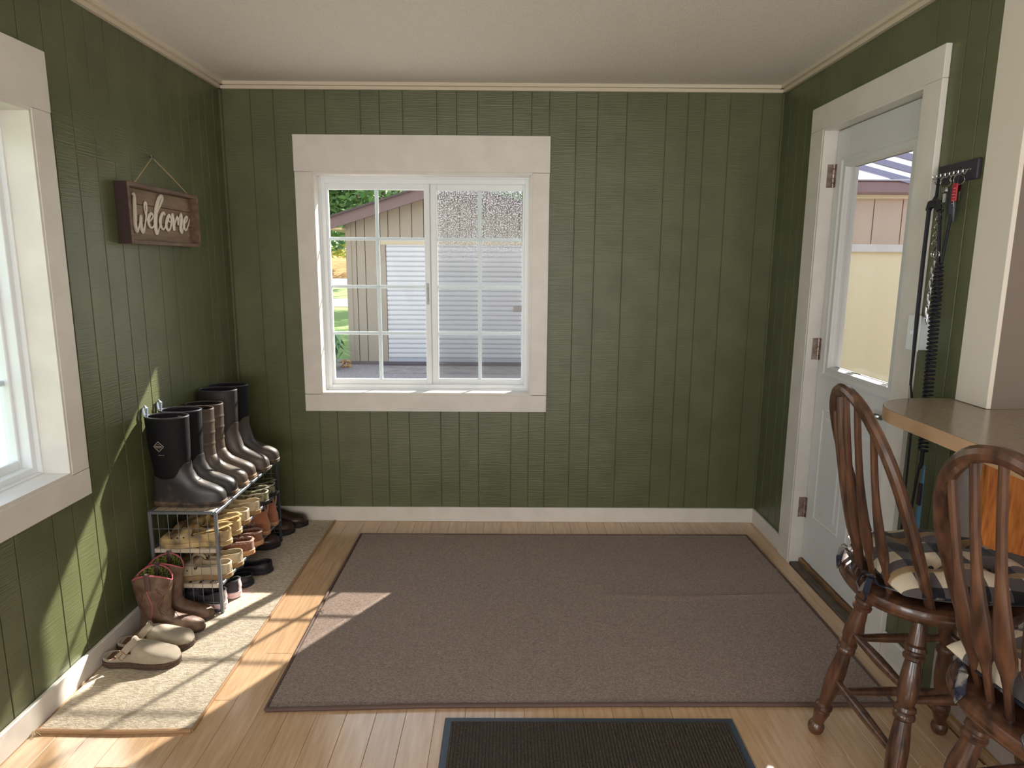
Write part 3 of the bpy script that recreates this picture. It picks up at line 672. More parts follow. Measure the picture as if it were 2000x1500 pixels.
clog('foam_clog','tan clog second from the near end of the lower shelf','tan clogs on the lower shelf',(.322,-.865,LZ),PI,KH,KHS,KH,strap='front')
# moccasins
MOC=pmat('brown_suede',S(132,88,66),.85,col2=S(112,72,54),ns=30,sheen=.4); MOCS=pmat('tan_crepe_sole',S(190,146,106),.7); FUR=pmat('stitched_collar',S(176,150,136),.95,col2=S(110,76,66),ns=160,lo=.4,hi=.6,bump=1,bs=220)
def moc(lab,loc,rz):
    t=thing('moccasin',lab,'shoe',loc,rz,'moccasins on the lower shelf'); rim=lambda s:.062-.008*sm(.1,.4,s); dome=lambda s:.070-.026*sm(.5,.95,s)
    hw,yc=shoe(t,.265,.036,.048,.024,rim,dome,.47,MOC,MOCS,FUR); rimline(t,'fleece_collar',hw,yc,.265,rim,.03,.47,FUR,.0065,wob=.001)
    mb=MB(); P=[]
    for k in range(15):
        a=-PI/2+PI*k/14; P.append((.135+.085*math.cos(a)*1.0+0,.008+.030*math.sin(a),.068-.014*math.cos(a)))
    mb.tube(P,.0022,5); obj('seam',mb,pmat('moc_seam',S(90,56,42),.8),t); return t
moc('brown suede moccasin with stitched collar, nearer of the pair on the lower shelf',(.326,-.745,LZ),PI)
moc('brown suede moccasin with stitched collar, further of the pair on the lower shelf',(.328,-.640,LZ),PI+.03)
# ankle boots
SUE=pmat('rust_suede',S(164,104,72),.85,col2=S(148,92,64),ns=30,sheen=.4); CREP=pmat('crepe_sole',S(180,138,104),.7)
PA=[(0,0,.26,.042,1),(.04,0,.258,.041,1),(.055,.001,.245,.040,.85),(.07,.004,.205,.038,.6),(.085,.008,.155,.036,.35),(.10,.010,.135,.035,.1),(.15,.008,.128,.036,0)]
def ankle(lab,loc,rz):
    t=thing('ankle_boot',lab,'boot',loc,rz,'suede ankle boots on the lower shelf')
    tallboot(t,h=.118,foot_m=SUE,shaft_m=SUE,rim_m=SUE,sole_m=CREP,prof=PA,side=.07,front=.085,tab=SUE,inner_m=FUR,grow=.0015,inset=.005); return t
a1=ankle('rust suede ankle boot with pull tab beside the moccasins on the lower shelf',(.322,-.525,LZ),PI)
a2=dup(a1,(.322,-.410,LZ),PI-.05,'rust suede ankle boot furthest along the lower shelf, behind its twin')
# sneakers under the rack
def sneaker(lab,loc,rz,um,smm,grp,L=.25):
    t=thing('sneaker',lab,'shoe',loc,rz,grp); rim=lambda s:.075-.020*sm(.05,.3,s)+.014*sm(.35,.5,s); dome=lambda s:.085-.040*sm(.45,.92,s)
    hw,yc=shoe(t,L,.033,.045,.028,rim,dome,.42,um,smm,um); rimline(t,'padded_collar',hw,yc,L,rim,.03,.42,um,.005)
    mb=MB(); mb.tube([(.004,.0,.03),(-.002,0,.05),(.004,0,.078)],.010,8,flat=.5,up=(1,0,0)); obj('heel_tab',mb,smm,t)
    lc=pmat('lace_grey',S(120,118,124),.8)
    for k in range(5):
        s=.46+k*.05; z=dome(s)+.001; x=s*L; mb=MB(); mb.tube([(x,yc(s)-.020,z-.006),(x+.003,yc(s),z+.0015),(x,yc(s)+.020,z-.006)],.0022,5); obj('lace',mb,lc,t)
    return t
DG=pmat('dark_grey_mesh',S(58,56,62),.9,bump=.3,bs=500); PK=pmat('white_pink_sole',S(226,206,208),.5,col2=S(224,150,164),ns=14,lo=.5,hi=.6)
sneaker('dark grey sneaker with white and pink heel under the near end of the rack',(.297,-1.000,.009),PI-.18,DG,PK,'grey sneakers under the rack')
sneaker('dark grey sneaker with pink heel, behind its twin on the floor under the rack',(.318,-.900,.009),PI-.12,DG,PK,'grey sneakers under the rack')
def blackclog(lab,loc,rz): 
    t=thing('foam_clog',lab,'clog',loc,rz,'black clogs under the rack'); rim=lambda s:.046-.006*sm(.1,.35,s); dome=lambda s:.066-.024*sm(.5,.95,s)
    hw,yc=shoe(t,.26,.036,.047,.020,rim,dome,.46,BLK,BLK,BLK); rimline(t,'rim',hw,yc,.26,rim,.03,.46,BLK,.0034)
blackclog('black slip-on clog on the floor under the rack, nearer of the pair',(.330,-.785,.009),PI+.22)
blackclog('black slip-on clog on the floor under the rack, further of the pair',(.372,-.655,.009),PI+.22)
# dark brown leather shoes at the far end
DB=pmat('dark_brown_leather',S(64,42,36),.35,col2=S(50,32,28),ns=20); DBS=pmat('dark_sole',S(34,28,26),.6)
def brownshoe(lab,loc,rz):
    t=thing('leather_shoe',lab,'shoe',loc,rz,'brown leather shoes by the back corner'); rim=lambda s:.080-.014*sm(.05,.3,s); dome=lambda s:.092-.030*sm(.45,.75,s)-.008*sm(.75,.95,s)
    hw,yc=shoe(t,.30,.038,.052,.026,rim,dome,.40,DB,DBS,INN); rimline(t,'collar',hw,yc,.30,rim,.03,.40,DB,.004)
    for k in range(4):
        s=.44+k*.05; z=dome(s)+.001; x=s*.30; mb=MB(); mb.tube([(x,yc(s)-.02,z-.006),(x+.003,yc(s),z+.001),(x,yc(s)+.02,z-.006)],.002,5); obj('lace',mb,DBS,t)
brownshoe('dark brown leather shoe against the back baseboard behind the rack',(.070,-.095,.009),-.02)
brownshoe('dark brown leather shoe in front of its twin at the far end of the rack',(.030,-.215,.009),.03)
brownshoe('dark brown leather shoe tucked under the far end of the lower shelf',(.012,-.385,.009),.0)

# cowboy boots
LEA=pmat('brown_tooled_leather',S(114,90,74),.5,col2=S(86,62,52),ns=26,lo=.4,hi=.62,bump=.35,bs=45,bdist=.003); PINK=pmat('pink_piping',S(190,96,112),.5); CAML=pmat('leaf_lining',S(132,140,66),.9,col2=S(46,44,28),ns=150,lo=.46,hi=.54); STRAPL=pmat('strap_leather',S(84,62,60),.5)
PC=[(0,0,.235,.036,1),(.03,.0,.233,.036,1),(.042,.001,.222,.035,.9),(.055,.004,.195,.034,.7),(.068,.008,.155,.033,.45),(.082,.010,.128,.034,.2),(.10,.010,.120,.036,.05),(.15,.0,.125,.044,0),(.23,-.012,.136,.052,0),(.30,-.014,.140,.054,0)]
def cowboy(lab,loc,rz):
    t=thing('cowboy_boot',lab,'boot',loc,rz,'cowboy boots in front of the rack')
    tallboot(t,h=.222,foot_m=LEA,shaft_m=LEA,rim_m=PINK,sole_m=pmat('cowboy_sole',S(78,60,56),.5),prof=PC,side=.085,front=.10,scallop=.042,inner_m=CAML,soleh=.014,grow=.001,inset=.004)
    mb=MB(); mb.box(.002,.062,-.026,.026,-.0,.014,.004); obj('heel',mb,pmat('cowboy_sole',None),t)
    def side(u,z,sg,g=.0012):
        x0,x1,hw,b=interp(PC,z); c=max(0,min(1,(u-x0)/(x1-x0))); return (u,sg*(hw*math.sqrt(max(0,1-(2*c-1)**2))+g),z)
    for sg in (-1,1):
        mb=MB(); mb.tube([side(.062,.205,sg,.002),side(.062,.25,sg,.003),(.062,sg*.058,.270),(.062,sg*.052,.273),(.062,sg*.047,.262),(.062,sg*.047,.215)],.0095,8,flat=.22,up=(0,1,0)); obj('pull_strap',mb,STRAPL,t)
        mb=MB(); mb.tube([side(.062-.006*math.sin((z-.02)*40),z,sg) for z in [.06+.0095*k for k in range(16)]],.0016,5); obj('side_piping',mb,PINK,t)
        mb=MB()
        for q0,ph in ((.030,0),(.098,1.5)):
            for j in range(3):
                mb.tube([side(q0+.014*math.sin(k*.7+ph+j)*(1-j*.25),.085+k*.010+j*.004,sg,.0008) for k in range(13)],.0009,4)
        obj('stitching',mb,pmat('stitch_brown',S(90,58,50),.6),t)
    mb=MB(); mb.tube([(.155+.0,-.026,.052),(.168,0.008,.0585),(.155,.040,.052)],.0012,5); mb.tube([(.150,-.026,.055),(.120,.006,.072),(.150,.040,.055)],.0012,5); obj('toe_stitch',mb,MATS['stitch_brown'],t)
    return t
MATS['cowboy_sole']=pmat('cowboy_sole',S(78,60,56),.5)
cb1=cowboy('brown tooled cowboy boot with pink piping, nearer of the pair beside the rack',(.052,-1.212,.009),.15)
cb2=dup(cb1,(.045,-1.103,.009),.08,'brown tooled cowboy boot with pink piping, tucked against the rack behind its twin')
# suede clogs
SCL=pmat('sand_suede',S(164,153,136),.9,col2=S(150,138,120),ns=22,sheen=.5,bump=.1,bs=300); CORK=pmat('dark_cork_sole',S(84,62,50),.7,col2=S(64,48,40),ns=90); FOOTB=pmat('brown_footbed',S(104,72,54),.8)
def sclog(lab,loc,rz):
    t=thing('suede_clog',lab,'clog',loc,rz,'suede clogs at the near end of the runner')
    rim=lambda s:.034-.004*sm(.02,.12,s)+.022*sm(.16,.42,s); dome=lambda s:.086-.034*sm(.46,.92,s)
    hw,yc=shoe(t,.27,.034,.047,.022,rim,dome,.44,SCL,CORK,FOOTB,toe=2.4)
    # raised tongue of the vamp
    mb=MB(); R=[]
    for k in range(5):
        f=k/4; x=.44*.27-.010*f+.004; z=.081+.022*f
        R.append([(x+.004*math.cos(a_)*0, yc(.44)+.026*(1-.35*f)*math.cos(a_), z-.012*(1-math.sin(a_))*(1-f*.4)) for a_ in [PI*i/8 for i in range(9)]])
    R2=[[(x+.004,y,z-.001) for x,y,z in r] for r in reversed(R)]
    mb.rings(R+R2,False,False,False); obj('tongue',mb,SCL,t)
    mb=MB(); s=.36
    mb.tube([(.070,-.036+yc(s),.040),(.088,-.047,.054),(.104,-.046,.070),(.118,-.034,.088),(.130,-.012,.096)],.0125,8,flat=.16,up=(.3,-1,.4)); st=obj('buckle_strap',mb,SCL,t)
    mb=MB(); c=Vector((.094,-.051,.060)); u=Vector((.6,0.05,.75)).normalized(); v=Vector((.8,.0,-.6)).normalized()
    mb.tube([c+u*a_*.014+v*b_*.015 for a_,b_ in ((-1,-1),(0,-1),(1,-1),(1,0),(1,1),(0,1),(-1,1),(-1,0))],.0014,6,loop=True); mb.tube([c-u*.014,c+u*.014],.0012,5)
    obj('buckle',mb,pmat('bronze_buckle',S(150,120,92),.3,metal=.8),st)
    return t
sclog('sand suede clog with side buckle, nearest shoe on the runner',(.022,-1.395,.009),-.02)
sclog('sand suede clog half hidden behind the nearest one, by the cowboy boots',(.020,-1.302,.009),.08)

# ------------------------------------------------------------------ welcome sign
sg=thing('welcome_sign','wooden box sign reading Welcome in white script, hung by twine on the left wall','sign',(.0,-.725,1.505))
SY0,SY1,SZ0,SZ1,SD=-1.012,-.438,1.504,1.735,.052
def sbar(nm,*a,m=SIGND,lab=None): return obj(nm,MB().box(*a,.0015),m,sg,world=True,label=lab)
sbar('frame_side',.002,SD,SY0,SY0+.014,SZ0,SZ1,m=SIGND); sbar('frame_side',.002,SD,SY1-.014,SY1,SZ0,SZ1,m=SIGND)
sbar('frame_top',.002,SD,SY0+.014,SY1-.014,SZ1-.016,SZ1); sbar('frame_bottom',.002,SD,SY0+.014,SY1-.014,SZ0,SZ0+.016)
obj('side_panel',MB().box(.0015,SD-.003,SY0-.0012,SY0,SZ0+.001,SZ1-.001),SIGNS,sg,world=True,label='dark brown outer side')  # thin panel in a darker brown than the frame
zz=[SZ0+.016,SZ0+.088,SZ0+.156,SZ1-.016]
for a,b in zip(zz[:-1],zz[1:]): obj('plank',MB().box(.004,.018,SY0+.014,SY1-.014,a+.001,b-.001,.001),SIGNW,sg,world=True)
STR=[[(-0.934, 1.693, 0.004), (-0.92, 1.694, 0.0062), (-0.922, 1.667, 0.0088), (-0.925, 1.637, 0.0097), (-0.931, 1.583, 0.0097), (-0.923, 1.556, 0.0088), (-0.907, 1.567, 0.0044), (-0.893, 1.596, 0.0035), (-0.884, 1.614, 0.0071), (-0.887, 1.593, 0.0079), (-0.887, 1.566, 0.0079), (-0.877, 1.553, 0.0071), (-0.861, 1.575, 0.004), (-0.844, 1.615, 0.004), (-0.835, 1.65, 0.0044), (-0.839, 1.668, 0.0062), (-0.849, 1.664, 0.0053), (-0.851, 1.646, 0.0035), (-0.846, 1.62, 0.0031), (-0.836, 1.599, 0.0031), (-0.813, 1.603, 0.0035), (-0.791, 1.619, 0.004), (-0.799, 1.63, 0.0053), (-0.818, 1.623, 0.0071), (-0.831, 1.602, 0.0075), (-0.825, 1.58, 0.0062), (-0.807, 1.574, 0.004), (-0.788, 1.586, 0.0031), (-0.76, 1.633, 0.004), (-0.724, 1.673, 0.0053), (-0.705, 1.699, 0.0071), (-0.716, 1.707, 0.0071), (-0.738, 1.69, 0.0088), (-0.762, 1.65, 0.0097), (-0.778, 1.591, 0.0097), (-0.774, 1.553, 0.0079), (-0.753, 1.57, 0.0035), (-0.735, 1.597, 0.0031)],
[(-0.696, 1.63, 0.0044), (-0.701, 1.64, 0.0053), (-0.719, 1.633, 0.0066), (-0.737, 1.608, 0.0079), (-0.735, 1.584, 0.0066), (-0.717, 1.572, 0.0044), (-0.695, 1.586, 0.0031), (-0.67, 1.612, 0.0035)],
[(-0.646, 1.623, 0.004), (-0.66, 1.634, 0.0053), (-0.68, 1.616, 0.0066), (-0.691, 1.587, 0.0071), (-0.679, 1.57, 0.0057), (-0.657, 1.58, 0.0049), (-0.643, 1.608, 0.0053), (-0.648, 1.629, 0.004), (-0.668, 1.617, 0.0035), (-0.657, 1.606, 0.0035), (-0.635, 1.614, 0.0031)],
[(-0.632, 1.643, 0.0062), (-0.627, 1.615, 0.0088), (-0.626, 1.571, 0.0075)],
[(-0.62, 1.594, 0.0031), (-0.593, 1.629, 0.0057), (-0.584, 1.618, 0.0057), (-0.587, 1.595, 0.004), (-0.571, 1.626, 0.0035), (-0.553, 1.645, 0.0057), (-0.553, 1.62, 0.0084), (-0.566, 1.585, 0.0084), (-0.559, 1.566, 0.0066), (-0.543, 1.586, 0.0031), (-0.536, 1.602, 0.0031), (-0.508, 1.616, 0.0035), (-0.495, 1.633, 0.0044), (-0.512, 1.635, 0.0053), (-0.532, 1.612, 0.0071), (-0.532, 1.587, 0.0062), (-0.517, 1.578, 0.0044), (-0.493, 1.6, 0.0031), (-0.475, 1.628, 0.0022)]]
LET=[('letter_w',0,0,20),('letter_e',0,19,29),('letter_l',0,27,38),('letter_c',1,0,8),('letter_o',2,0,99),('letter_m',3,0,99),('letter_m',4,0,12),('letter_e',4,11,99)]
def catmull(P,n=5):
    out=[]
    for i in range(len(P)-1):
        p0=P[max(i-1,0)];p1=P[i];p2=P[i+1];p3=P[min(i+2,len(P)-1)]
        for k in range(n):
            t=k/n; out.append([.5*((2*b)+(c-a)*t+(2*a-5*b+4*c-d)*t*t+(-a+3*b-3*c+d)*t**3) for a,b,c,d in zip(p0,p1,p2,p3)])
    out.append(list(P[-1])); return out
for i,(nm,si,a,b) in enumerate(LET):
    P=catmull(STR[si][a:b+1]); mb=MB(); mb.tube([(0,p[0],p[1]) for p in P],[p[2]*1.12 for p in P],8); mb.xf(lambda p:Vector((.0225+p.x*.55+.0002*i,p.y,p.z)))
    if nm=='letter_m' and si==3:
        pre=mb; continue
    if nm=='letter_m': mb.add(pre.v,pre.f)
    obj(nm,mb,LETTER,sg,world=True)
mb=MB(); mb.tube([(.040,-.945,1.733),(.030,-.84,1.800),(.010,-.734,1.858),(.030,-.62,1.793),(.040,-.505,1.733)],.0022,6); mb.tube([(.012,-.737,1.858),(.012,-.744,1.866)],.0018,5)
obj('twine',mb,TWINE,sg,world=True)
mb=MB(); mb.lathe([(0,.003),(.8,.003),(.82,.006),(1,.006)],(.0,-.734,1.860),(.016,-.734,1.860),8); obj('nail',mb,DSTEEL,sg,world=True)

# ------------------------------------------------------------------ key rack, keys, leashes, light switch
KB=pmat('dark_board',S(46,44,54),.4)
kr=thing('key_rack','dark key rack with small silver hooks on the green wall right of the door','rack',(W,-1.46,1.70))
obj('board',MB().box(W-.014,W-.0005,-1.552,-1.365,1.697,1.757,.003),KB,kr,world=True)
hy=[-1.375,-1.395,-1.415,-1.437,-1.458,-1.478,-1.499,-1.520]
for y in hy:
    mb=MB(); mb.tube([(W-.012,y,1.728),(W-.022,y,1.727),(W-.027,y,1.718),(W-.031,y,1.713),(W-.036,y,1.719),(W-.036,y,1.727)],.0016,6); mb.lathe([(0,.004),(1,.003)],(W-.014,y,1.728),(W-.017,y,1.728),8)
    obj('hook',mb,CHROME,kr,world=True)
def torus(mb,c,r,t,axis=(1,0,0),seg=18,e=1):
    a=Vector(axis).normalized(); u=a.orthogonal().normalized(); v=a.cross(u); c=Vector(c)
    mb.tube([c+u*r*math.cos(2*PI*k/seg)*e+v*r*math.sin(2*PI*k/seg) for k in range(seg)],t,5,loop=True)
def keyset(lab,y,z,n,tagm=None,tagsize=(.012,.024)):
    t=thing('key_ring',lab,'keys',(W-.031,y,z)); mb=MB(); torus(mb,(0,0,-.014),.015,.0013,(.3,1,0)); obj('ring',mb,CHROME,t)
    for k in range(n):
        mb=MB(); a=(-.3+.3*k); mb.lathe([(0,.011),(1,.011)],(-.002*k,.004*k-.004,-.038),(-.002*k+.002,.004*k-.004,-.038),12); mb.box(-.002*k,-.002*k+.002,-.004+.004*k-.003,.004*k-.004+.003,-.075,-.046)
        mb.box(-.002*k,-.002*k+.002,.004*k-.001,.004*k+.003,-.072,-.068); obj('key',mb,CHROME,t)
    if tagm:
        w_,h_=tagsize; mb=MB(); mb.box(-.012,-.007,-w_,w_,-.030-h_*2,-.024,.003); tg=obj('tag',mb,tagm,t,label='red plastic tag')
        mb=MB()
        for j in range(6): mb.box(-.0126,-.0119,-w_*.6,w_*(.2+.1*(j%3)),-.040-j*.009,-.0385-j*.009)
        obj('print',mb,pmat('tag_print',S(225,190,190),.5),tg)
        mb=MB(); mb.tube([(-.009,0,-.025-h_*2),(-.009,0,-.045-h_*2)],.0018,5); obj('key',mb,CHROME,t)
    return t
keyset('small bunch of keys on the middle hooks of the key rack',-1.437,1.713,3)
keyset('key ring with a red tag on the right of the key rack',-1.500,1.713,1,pmat('red_plastic',S(176,34,50),.35))
mb=MB(); 
BLKW=pmat('black_webbing',S(24,24,32),.75,bump=.3,bs=500)
def hang(nm,lab,cat,parts,loc):
    t=thing(nm,lab,cat,loc)
    for pn_,mb,m in parts: obj(pn_,mb,m,t,world=True)
    return t
# padded leash handle and black fob
mb=MB(); mb.tube([(W-.020,-1.470,1.700),(W-.030,-1.474,1.66),(W-.032,-1.478,1.62),(W-.026,-1.480,1.575)],[.006,.018,.021,.010],10,flat=.45,up=(1,0,0))
t=thing('key_fob','dark rounded key fob hanging below the keys','keys',(W-.03,-1.475,1.70)); obj('fob',mb,pmat('dark_fob',S(52,54,64),.45),t,world=True); mb=MB(); torus(mb,(W-.026,-1.468,1.704),.011,.0012,(.3,1,0)); obj('ring',mb,CHROME,t,world=True)
# straight black leash hanging down past the switch
mb=MB(); mb.tube([(W-.034,-1.402,1.714),(W-.040,-1.412,1.66),(W-.060,-1.414,1.62),(W-.062,-1.416,1.45),(W-.062,-1.418,1.27),(W-.062,-1.424,1.05)],[.004,.006,.0075,.0075,.0075,.0045],8,flat=.35,up=(0,1,0)); mb.tube([(W-.062,-1.424,1.06),(W-.045,-1.428,.95),(W-.040,-1.430,.50)],.0035,6)
mb2=MB(); mb2.tube([(W-.055,-1.402,1.615),(W-.058,-1.414,1.632),(W-.058,-1.445,1.634),(W-.055,-1.458,1.612)],[.012,.015,.015,.011],8,flat=.6,up=(1,0,0))
mb3=MB(); torus(mb3,(W-.033,-1.400,1.706),.010,.0018,(.2,1,0))
mb4=MB(); mb4.tube([(W-.05,-1.452,1.63),(W-.045,-1.462,1.5),(W-.04,-1.468,1.38),(W-.03,-1.474,1.33)],.006,8,flat=.35,up=(0,1,0))
hang('black_leash','flat black dog leash hanging from the left hooks past the light switch','leash',[('strap',mb,BLKW),('handle',mb2,pmat('black_grip',S(20,20,28),.5)),('clip',mb3,CHROME),('strap',mb4,BLKW)],(W-.05,-1.41,1.71))
# chain collar
t=thing('chain_collar','silver prong chain collar hanging between the two black leashes','collar',(W-.045,-1.445,1.61)); t['_o']=(W-.045,-1.445,1.61)
z=1.612; k=0; y=-1.452
while z>1.49:
    mb=MB(); torus(mb,(W-.048,y,z),.0075,.0017,(1,.3*(-1)**k,0) if k%2 else (.35,1,0),12,1.25); obj('link',mb,CHROME,t,world=True); z-=.0125; y+=.0008; k+=1
for (yy,z2) in ((-1.447,1.478),(-1.459,1.476)):
    mb=MB(); torus(mb,(W-.048,yy,z2),.0115,.002,(1,.2,0)); obj('ring',mb,CHROME,t,world=True)
for k in range(9):
    z2=1.455-k*.021; yy=-1.450+(.006 if k%2 else -.004)+k*.0008
    mb=MB(); mb.tube([(W-.05,yy-.007,z2),(W-.053,yy-.007,z2-.028),(W-.048,yy-.001,z2-.032),(W-.045,yy+.006,z2-.026),(W-.045,yy+.007,z2+.002),(W-.049,yy,z2+.005)],.0017,5,loop=True); mb.tube([(W-.053,yy-.007,z2-.028),(W-.060,yy-.012,z2-.012)],.0016,5); obj('prong_link',mb,CHROME,t,world=True)
# coiled leash with blue handle
mb=MB(); P=[];N_=46; z0,z1=1.45,.845
for i in range(N_*10+1):
    f=i/(N_*10); a=i/10*2*PI; r=.0125*(.75+.25*math.sin(min(1,f*6)*PI/2)); yy=-1.466-.028*f; P.append((W-.040+r*math.cos(a),yy+r*math.sin(a),z0+(z1-z0)*f))
mb.tube(P,.0042,5)
mb2=MB(); mb2.tube([(W-.040,-1.475,1.45),(W-.034,-1.480,1.55),(W-.030,-1.486,1.64),(W-.033,-1.500,1.713)],.0045,6)
mb2.tube([(W-.040,-1.494,.848),(W-.040,-1.495,.80),(W-.040,-1.488,.785)],.006,6)
mb3=MB(); mb3.tube([(W-.030,-1.496,.795),(W-.030,-1.495,.70),(W-.028,-1.492,.60),(W-.026,-1.490,.52)],[.006,.011,.014,.013],8,flat=.25,up=(1,0,0))
mb4=MB(); mb4.tube([(W-.042,-1.490,.80),(W-.043,-1.480,.70),(W-.043,-1.470,.58),(W-.04,-1.466,.50)],.004,6)
mb5=MB(); mb5.box(W-.0385,W-.034,-1.506,-1.488,.66,.735,.001); mb5.xf(lambda p:p)
hang('coiled_leash','black coiled bungee leash with blue webbing at the lower end','leash',[('coil',mb,BLKW),('cord',mb2,BLKW),('blue_webbing',mb3,pmat('blue_webbing',S(84,134,166),.7)),('cord',mb4,BLKW),('patch',mb5,pmat('dark_red_patch',S(50,24,34),.6))],(W-.04,-1.48,1.45))
# light switch
sw=thing('light_switch','white surface-mounted light switch beside the door casing','switch',(W,-1.372,1.17))
obj('box',MB().box(W-.040,W-.0005,-1.405,-1.3445,1.165,1.275,.003),VINYL,sw,world=True)
obj('cover_plate',MB().box(W-.045,W-.0395,-1.410,-1.3425,1.160,1.280,.002),VINYL,sw,world=True)
obj('toggle',MB().box(W-.054,W-.044,-1.381,-1.371,1.214,1.228,.002),VINYL,sw,world=True)

# ------------------------------------------------------------------ stools
SZ=.602
def stool(name,lab,loc,rz,legrz,legoff):
    t=thing(name,lab,'stool',loc,rz,'dark oak spindle-back stools at the counter')
    # seat: shallow saddle with rounded edge
    mb=MB(); R=[]; n=40
    def so(g,z):
        P=[]
        for k in range(n):
            a=2*PI*k/n; rx=.212+g; ry=.218+g
            r_=1/((abs(math.cos(a)/rx)**2.35+abs(math.sin(a)/ry)**2.35)**(1/2.35)); P.append((r_*math.cos(a),r_*math.sin(a),z))
        return P
    for g,z in ((-.045,SZ-.046),(-.022,SZ-.045),(-.008,SZ-.038),(0,SZ-.026),(0,SZ-.014),(-.004,SZ-.004),(-.012,SZ),(-.03,SZ-.001),(-.07,SZ-.006),(-.13,SZ-.009)): R.append(so(g,z))
    mb.rings(R); obj('seat',mb,OAK,t,sharp=40)
    # legs and stretchers live in a frame that may be turned against the swivel seat
    cr_,sr_=math.cos(legrz),math.sin(legrz)
    def fr(x,y,z): return (legoff[0]+x*cr_-y*sr_, legoff[1]+x*sr_+y*cr_, z)
    def at(sx_,sy_,z,ft=.197,tp=.112): k=ft+(tp-ft)*z/.56; return fr(sx_*k,sy_*k,z)
    prof=[(0,.016),(.05,.018),(.10,.0195),(.125,.020),(.135,.0255),(.150,.0265),(.160,.0215),(.168,.0215),(.178,.0265),(.192,.0255),(.20,.019),(.25,.0225),(.31,.0255),(.36,.0245),(.395,.019),(.405,.0255),(.42,.0265),(.428,.022),(.436,.0255),(.45,.0265),(.458,.0255),(.468,.019),(.53,.0225),(.60,.0255),(.68,.0245),(.76,.020),(.80,.0185),(.812,.0250),(.828,.0262),(.84,.0225),(.855,.0240),(.87,.0225),(.90,.0185),(.93,.0170),(.942,.0215),(.955,.0240),(.975,.0235),(.992,.0200),(1,.016)]
    for sx_,sy_ in ((-1,1),(-1,-1),(1,1),(1,-1)):
        mb=MB(); mb.lathe(prof,at(sx_,sy_,.565),at(sx_,sy_,.0),16); obj('leg',mb,OAK,t)
    def rung(a,b,z,za=None):
        p0=Vector(at(*a,z)); p1=Vector(at(*b,z)); mb=MB(); mb.lathe([(0,.009),(.1,.0105),(.35,.0135),(.5,.0145),(.65,.0135),(.9,.0105),(1,.009)],p0,p1,12); obj('stretcher',mb,OAK,t)
    for a,b in (((-1,1),(1,1)),((-1,-1),(1,-1))): rung(a,b,.352); rung(a,b,.155)
    for a,b in (((-1,1),(-1,-1)),((1,1),(1,-1))): rung(a,b,.372); rung(a,b,.205)
    # bow
    xb,wb,Wd,h1,Hh,lean=-.072,.174,.194,.27,.519,.362
    side=[]
    for i in range(10): f=i/10; side.append((wb+(Wd-wb)*math.sin(f*PI/2),h1*f))
    for i in range(15): a=PI/2*i/14; side.append((Wd*math.cos(a),h1+(Hh-h1)*math.sin(a)))
    full=side+[(-y,h) for y,h in reversed(side[:-1])]
    P=[(xb-lean*h,y,SZ-.006+h) for y,h in full]
    mb=MB(); rr=[.0150+.0025*sm(0,.3,h/Hh) for y,h in full]; mb.tube(P,rr,10,flat=.86,up=(1,0,.36)); obj('back_bow',mb,OAK,t)
    def bowh(y):  # height where the bow passes above lateral position y
        return h1+(Hh-h1)*math.sqrt(max(0,1-(y/Wd)**2))
    for k in (-2,-1,0,1,2):
        yb=.051*k; yt=yb*1.30; xbs=-.164+2.5*yb*yb; ht=bowh(yt)-.004
        p0=Vector((xbs,yb,SZ-.008)); p1=Vector((xb-lean*ht,yt,SZ-.006+ht)); bulge=Vector((-.012,0,0))
        R=[]; m=22
        for i in range(m+1):
            f=i/m; c=p0.lerp(p1,f)+bulge*math.sin(PI*f)
            if f<.16: w_=.0085;th=.0085
            elif f<.24: q_=(f-.16)/.08; w_=.0085+.019*q_; th=.0085+.005*q_
            elif f<.62: q_=(f-.24)/.38; w_=.0275-.018*q_; th=.0135-.0042*q_
            else: q_=(f-.62)/.38; w_=.0095-.0010*q_; th=.0093-.0005*q_
            d=(p1-p0).normalized(); v=Vector((0,1,0)); v=(v-d*v.dot(d)).normalized(); u=v.cross(d)
            pw=1.0 if (f<.16 or f>.62) else 1.25
            R.append([c+v*w_*(math.copysign(abs(math.cos(a_))**pw,math.cos(a_)))+u*th*math.sin(a_) for a_ in [2*PI*j/10+PI/10 for j in range(10)]])
        mb=MB(); mb.rings(R); obj('spindle',mb,OAK,t,sharp=30)
    return t
s1=stool('bar_stool','dark oak bow-back stool beside the door, the further of the two',(2.629,-1.900,0),-.122,.122,(.0155,-.0283))
s2=stool('bar_stool','dark oak bow-back stool nearest the camera, cut off by the right edge',(2.595,-2.452,0),.148,-.05,(.012,-.01))
